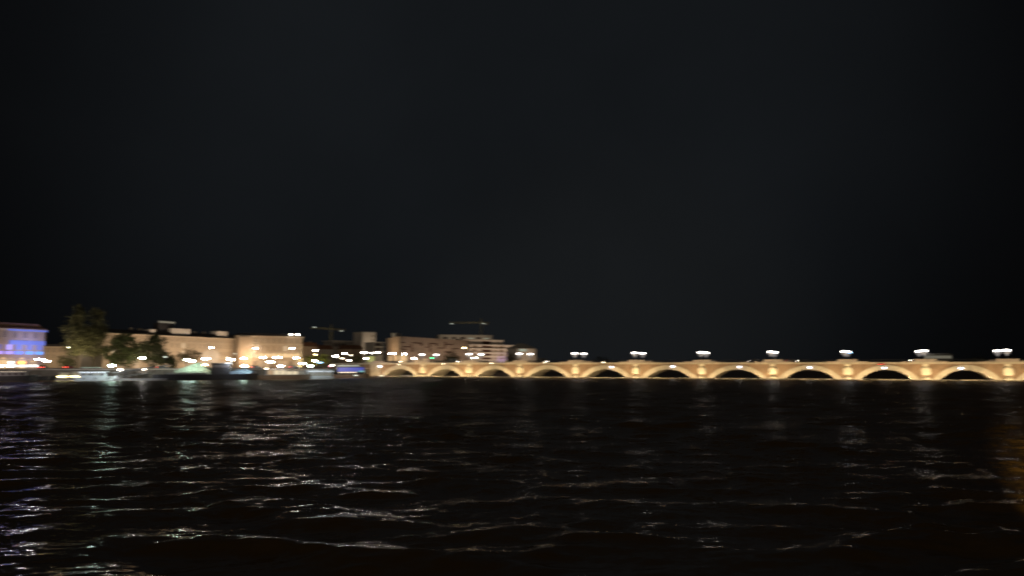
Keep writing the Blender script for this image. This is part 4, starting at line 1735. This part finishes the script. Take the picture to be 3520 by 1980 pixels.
# covered gangway rising from the pontoon to the quay
A = at(396, 1257, 281)
Bp = at(580, 1257, 318)
v = Vector((Bp.x - A.x, Bp.y - A.y))
Lg = v.length
t = thing('gangway', (A.x, A.y, 0), 'long grey covered gangway sloping up from the floating dock to the quay', 'gangway', None, math.atan2(v.y, v.x))
za, zb = .75, 3.6
m = MB()
k = len(m.v)
m.prism([(0, za), (Lg, zb), (Lg, zb + .35), (0, za + .35)], -1.3, 1.3)
m.build('walkway', 'deck_grey', t)
m = MB()
m.prism([(0, za + 2.1), (Lg, zb + 2.1), (Lg, zb + 2.3), (0, za + 2.3)], -1.5, 1.5)
m.build('roof', 'hull_grey', t)
m = MB()
n = 14
for k in range(n + 1):
    x = Lg * k / n
    z = za + (zb - za) * k / n
    for y in (-1.25, 1.25):
        m.tube((x, y, z + .3), (x, y, z + 2.15), .05, .05, 6)
        if k < n:
            m.tube((x, y, z + .35), (x + Lg / n, y, z + 1.3), .03, .03, 4)
for y in (-1.25, 1.25):
    m.tube((0, y, za + 1.3), (Lg, y, zb + 1.3), .04, .04, 6)
m.build('railing', 'grey_metal', t)
A = at(470, 1257, 282)
t = thing('floating_dock', (A.x, A.y, 0), 'flat grey floating dock under the covered gangway', 'pontoon', None, .30)
m = MB()
m.b2(-11, 11, -2, 2, -.5, .72)
m.build('float', 'hull_grey', t)
for x in (-10, -4, 3, 10):
    m = MB()
    m.tube((x, 2.3, -1.5), (x, 2.3, 3.2), .22, .22, 10)
    m.build('pile', 'hull_dark', t)

# big dark barge with wheelhouse
A = at(712, 1257, 291)
t = thing('barge', (A.x, A.y, 0), 'big black barge with a square dark wheelhouse', 'boat', 'boats moored along the quay', .30)
hull(38, 5.6, 2.2, .12, .3).build('hull', 'hull_dark', t)
xw = (757 - 712) / F * 291
m = MB()
m.b2(xw - 3.4, xw + 3.4, -2.0, 2.0, 1.9, 6.4)
wh = m.build('wheelhouse', 'hull_dark', t)
for k in range(4):
    m = MB()
    x = xw - 3.0 + k * 1.55
    m.b2(x, x + 1.25, -2.08, -1.99, 4.6, 5.8)
    m.build('window', 'window_dark', wh)
m = MB()
m.b2(xw - 3.8, xw + 3.9, -2.4, 2.4, 6.4, 6.6)
m.build('wheelhouse_roof', 'deck_grey', t)
m = MB()
m.b2(-14, xw - 5, -1.9, 1.9, 2.0, 2.8)
m.build('hatch_cover', 'deck_grey', t)
m = MB()
m.tube((xw + 2, 0, 6.5), (xw + 2, 0, 7.6), .06, .04, 6)
m.build('mast', 'grey_metal', t)

# tour boat with lit windows
A = at(975, 1257, 303)
t = thing('tour_boat', (A.x, A.y, 0), 'brown tour boat with a row of cream lit windows', 'boat', 'boats moored along the quay', .42)
hull(22, 4.8, 1.7, .14).build('hull', 'hull_red', t)
m = MB()
m.b2(-6.6, 8.4, -1.9, 1.9, 1.5, 3.9)
m.build('cabin', 'hull_grey', t)
for k in range(6):
    m = MB()
    x = -6.3 + k * 2.4
    m.b2(x, x + 2.1, -2.0, -1.89, 2.0 + (.0 if k < 3 else .0), 3.65 if k < 3 else 3.3)
    m.build('window', ['glow_warm_soft', 'glow_cream', 'glow_cream', 'glow_cream', 'glow_cream', 'glow_window_pale'][k], t)
m = MB()
m.b2(-7.0, 8.8, -2.3, 2.3, 3.9, 4.08)
m.build('roof', 'hull_dark', t)
m = MB()
m.b2(-6.6, 8.4, -2.28, -2.22, 3.82, 3.88)
m.build('glow_strip', 'strip_warm', t)  # glowing strip added under the roof to brighten the hull

# glazed pontoon
A = at(1096, 1257, 316)
t = thing('glazed_pontoon', (A.x, A.y, 0), 'pale glazed passenger pontoon between the tour boat and the blue lit boat', 'pontoon', 'boats moored along the quay', .6)
m = MB()
m.b2(-6, 6, -2, 2, -.5, .9)
m.build('hull', 'hull_white', t)
m = MB()
m.b2(-5.4, 5.4, -1.5, 1.5, .9, 3.2)
m.build('cabin', 'hull_white', t)
for k in range(5):
    m = MB()
    x = -5.1 + k * 2.1
    m.b2(x, x + 1.8, -1.58, -1.49, 1.3, 2.7)
    m.build('window', 'glow_window_pale', t)
m = MB()
m.prism([(-6, 3.2), (6, 3.2), (5.2, 3.9), (-5.2, 3.9)], -2.2, 2)
m.build('roof', 'hull_white', t)
m = MB()
m.b2(-5.6, 5.6, -2.15, -2.08, 3.10, 3.17)
m.build('glow_strip', 'deck_fill', t)  # glowing strip added to brighten the pontoon front

# blue lit boat
A = at(1206, 1257, 342)
t = thing('party_boat', (A.x, A.y, 0), 'dark boat glowing blue inside near the bridge abutment', 'boat', 'boats moored along the quay', .45)
hull(17, 4.6, 1.6, .14).build('hull', 'hull_red', t)
zb_, zt_ = hz(1277.5, 342), hz(1263, 342)
m = MB()
m.b2(-6.6, 6.0, -1.6, 1.9, 1.4, zt_ + .3)
m.build('cabin', 'hull_dark', t)
m = MB()
m.b2(-6.2, 5.6, -1.72, -1.61, zb_, zt_)
m.build('blue_glazing', 'glow_boat_blue', t)
m = MB()
m.b2(3.2, 5.8, -1.80, -1.73, zb_ - .2, zb_ + .45)
m.build('teal_screen', 'glow_teal', t)
m = MB()
m.b2(-6.9, 6.4, -2.0, 2.1, zt_ + .3, zt_ + .48)
m.build('roof', 'hull_grey', t)
m = MB()
m.b2(-6.6, 3.4, -2.04, -1.96, hz(1259.5, 342), hz(1255, 342))
m.build('awning_light', 'glow_pale', t)
m = MB()
m.b2(-5.8, 2.2, -1.75, -1.62, zb_ - .5, zb_ - .15)
m.build('glow_strip', 'strip_warm', t)
A = at(1136, 1260.5, 338)
t = thing('signal_lamp', (A.x, A.y, B), 'pink-red signal lamp left of the blue lit boat', 'lamp')
m = MB()
m.tube((0, 0, -1.5), (0, 0, A.z - B), .07, .05, 6)
m.build('pole', 'black_metal', t)
m = MB()
m.ball((0, 0, A.z - B + .2), (.5, .3, .26), 10, 6)
m.build('globe', 'lamp_pink', t)
# added glows on posts, standing in for lamp reflections at the waterline
for px, py, d, lab in [(1223, 1291, 350, 'pale glow on an added post, standing for a lamp reflection before the blue boat'), (1312, 1292.5, 372, 'pale glow on an added post, standing for a lamp reflection under the abutment')]:
    A = at(px, py, d - 14)
    t = thing('reflection_post', (A.x, A.y, 0), lab, 'post', 'added posts for lamp reflections')
    m = MB()
    m.tube((0, 0, -2), (0, 0, A.z - .1), .2, .18, 8)
    m.build('post', 'hull_dark', t)
    m = MB()
    m.ball((0, 0, A.z + .1), (.8, .3, .2), 10, 6)
    m.build('globe', 'lamp_dim', t)  # glow in place of a reflection on the water

# ------------------------------------------------------------------ warm pool of light on the water at right
li = bpy.data.lights.new('boat_lamp_beam', 'SPOT')
li.energy = 300000
li.color = (1., .70, .26)
li.spot_size = math.radians(15)
li.spot_blend = 1
li.shadow_soft_size = .1
o = bpy.data.objects.new('boat_lamp_beam', li)
COL.objects.link(o)
o.location = (.8, -1, 6.2)
az, de = math.radians(38.2), math.radians(6.6)
o.rotation_euler = Vector((math.sin(az) * math.cos(de), math.cos(az) * math.cos(de), -math.sin(de))).to_track_quat('-Z', 'Y').to_euler()

# ------------------------------------------------------------------ sky, added warm fill
w = bpy.data.worlds.new('World')
sc.world = w
w.use_nodes = True
nt = w.node_tree
bg = nt.nodes['Background']
sky = nt.nodes.new('ShaderNodeTexSky')
sky.sky_type = 'NISHITA'
sky.sun_disc = False
sky.sun_elevation = math.radians(-6)
sky.sun_rotation = math.radians(200)
tc = nt.nodes.new('ShaderNodeTexCoord')
dot = nt.nodes.new('ShaderNodeVectorMath')
dot.operation = 'DOT_PRODUCT'
cdir = Vector((-.02, .93, .34)).normalized()
dot.inputs[1].default_value = cdir
nt.links.new(tc.outputs['Generated'], dot.inputs[0])
ramp = nt.nodes.new('ShaderNodeValToRGB')
ramp.color_ramp.interpolation = 'EASE'
e = ramp.color_ramp.elements
e[0].position = .77
e[0].color = (.0020, .0021, .0024, 1)
e[1].position = .985
e[1].color = (.0070, .0083, .0098, 1)
nt.links.new(dot.outputs['Value'], ramp.inputs['Fac'])
nz = nt.nodes.new('ShaderNodeTexNoise')
nz.inputs['Scale'].default_value = 2.2
nz.inputs['Detail'].default_value = 4
nt.links.new(tc.outputs['Generated'], nz.inputs['Vector'])
r2 = nt.nodes.new('ShaderNodeValToRGB')
r2.color_ramp.elements[0].position = .3
r2.color_ramp.elements[0].color = (.78, .78, .78, 1)
r2.color_ramp.elements[1].position = .7
r2.color_ramp.elements[1].color = (1.15, 1.15, 1.15, 1)
nt.links.new(nz.outputs['Fac'], r2.inputs['Fac'])
mul = nt.nodes.new('ShaderNodeMix')
mul.data_type = 'RGBA'
mul.blend_type = 'MULTIPLY'
mul.inputs['Factor'].default_value = 1
nt.links.new(ramp.outputs['Color'], mul.inputs['A'])
nt.links.new(r2.outputs['Color'], mul.inputs['B'])
# faint glow of the city low over the horizon
dot2 = nt.nodes.new('ShaderNodeVectorMath')
dot2.operation = 'DOT_PRODUCT'
dot2.inputs[1].default_value = Vector((.13, .99, .03)).normalized()
nt.links.new(tc.outputs['Generated'], dot2.inputs[0])
r3 = nt.nodes.new('ShaderNodeValToRGB')
r3.color_ramp.interpolation = 'EASE'
r3.color_ramp.elements[0].position = .95
r3.color_ramp.elements[0].color = (0, 0, 0, 1)
r3.color_ramp.elements[1].position = 1.
r3.color_ramp.elements[1].color = (.0024, .0024, .0022, 1)
nt.links.new(dot2.outputs['Value'], r3.inputs['Fac'])
ad2 = nt.nodes.new('ShaderNodeMix')
ad2.data_type = 'RGBA'
ad2.blend_type = 'ADD'
ad2.inputs['Factor'].default_value = 1
nt.links.new(mul.outputs['Result'], ad2.inputs['A'])
nt.links.new(r3.outputs['Color'], ad2.inputs['B'])
bg.inputs['Strength'].default_value = 1
nt.links.new(ad2.outputs['Result'], bg.inputs['Color'])
bg2 = nt.nodes.new('ShaderNodeBackground')
bg2.inputs['Strength'].default_value = .004
nt.links.new(sky.outputs['Color'], bg2.inputs['Color'])
add = nt.nodes.new('ShaderNodeAddShader')
nt.links.new(bg.outputs['Background'], add.inputs[0])
nt.links.new(bg2.outputs['Background'], add.inputs[1])
nt.links.new(add.outputs['Shader'], nt.nodes['World Output'].inputs['Surface'])
sun = bpy.data.lights.new('warm_fill', 'SUN')  # added warm fill from the camera side, standing for city skyglow
sun.energy = .14
sun.angle = math.radians(20)
sun.color = (1., .82, .62)
so = bpy.data.objects.new('warm_fill', sun)
COL.objects.link(so)
so.rotation_euler = (math.radians(62), 0, math.radians(-12))

# ------------------------------------------------------------------ camera and render settings
cam = bpy.data.cameras.new('camera')
cam.sensor_width = 36
cam.lens = 36 * F / 3520
cam.clip_end = 12000
cam.clip_start = .1
cam.dof.use_dof = True
cam.dof.focus_distance = 30
cam.dof.aperture_fstop = cam.lens / 1000 / .028
cam.dof.aperture_ratio = .128
co = bpy.data.objects.new('camera', cam)
COL.objects.link(co)
co.location = (0, 0, CAM_Z)
co.rotation_euler = (PI / 2 + PITCH, 0, 0)
sc.camera = co
sc.view_settings.view_transform = 'Standard'
sc.view_settings.look = 'None'
sc.view_settings.exposure = 0
sc.view_settings.gamma = 1
sc.view_settings.use_curve_mapping = False
cy = sc.cycles
cy.use_denoising = True
cy.use_light_tree = True
cy.max_bounces = 6
cy.diffuse_bounces = 2
cy.glossy_bounces = 3
cy.sample_clamp_indirect = 3
cy.caustics_reflective = False
cy.caustics_refractive = False
sc.render.filter_size = 1.7 if hasattr(sc.render, 'filter_size') else 1.5
cy.filter_width = 1.7
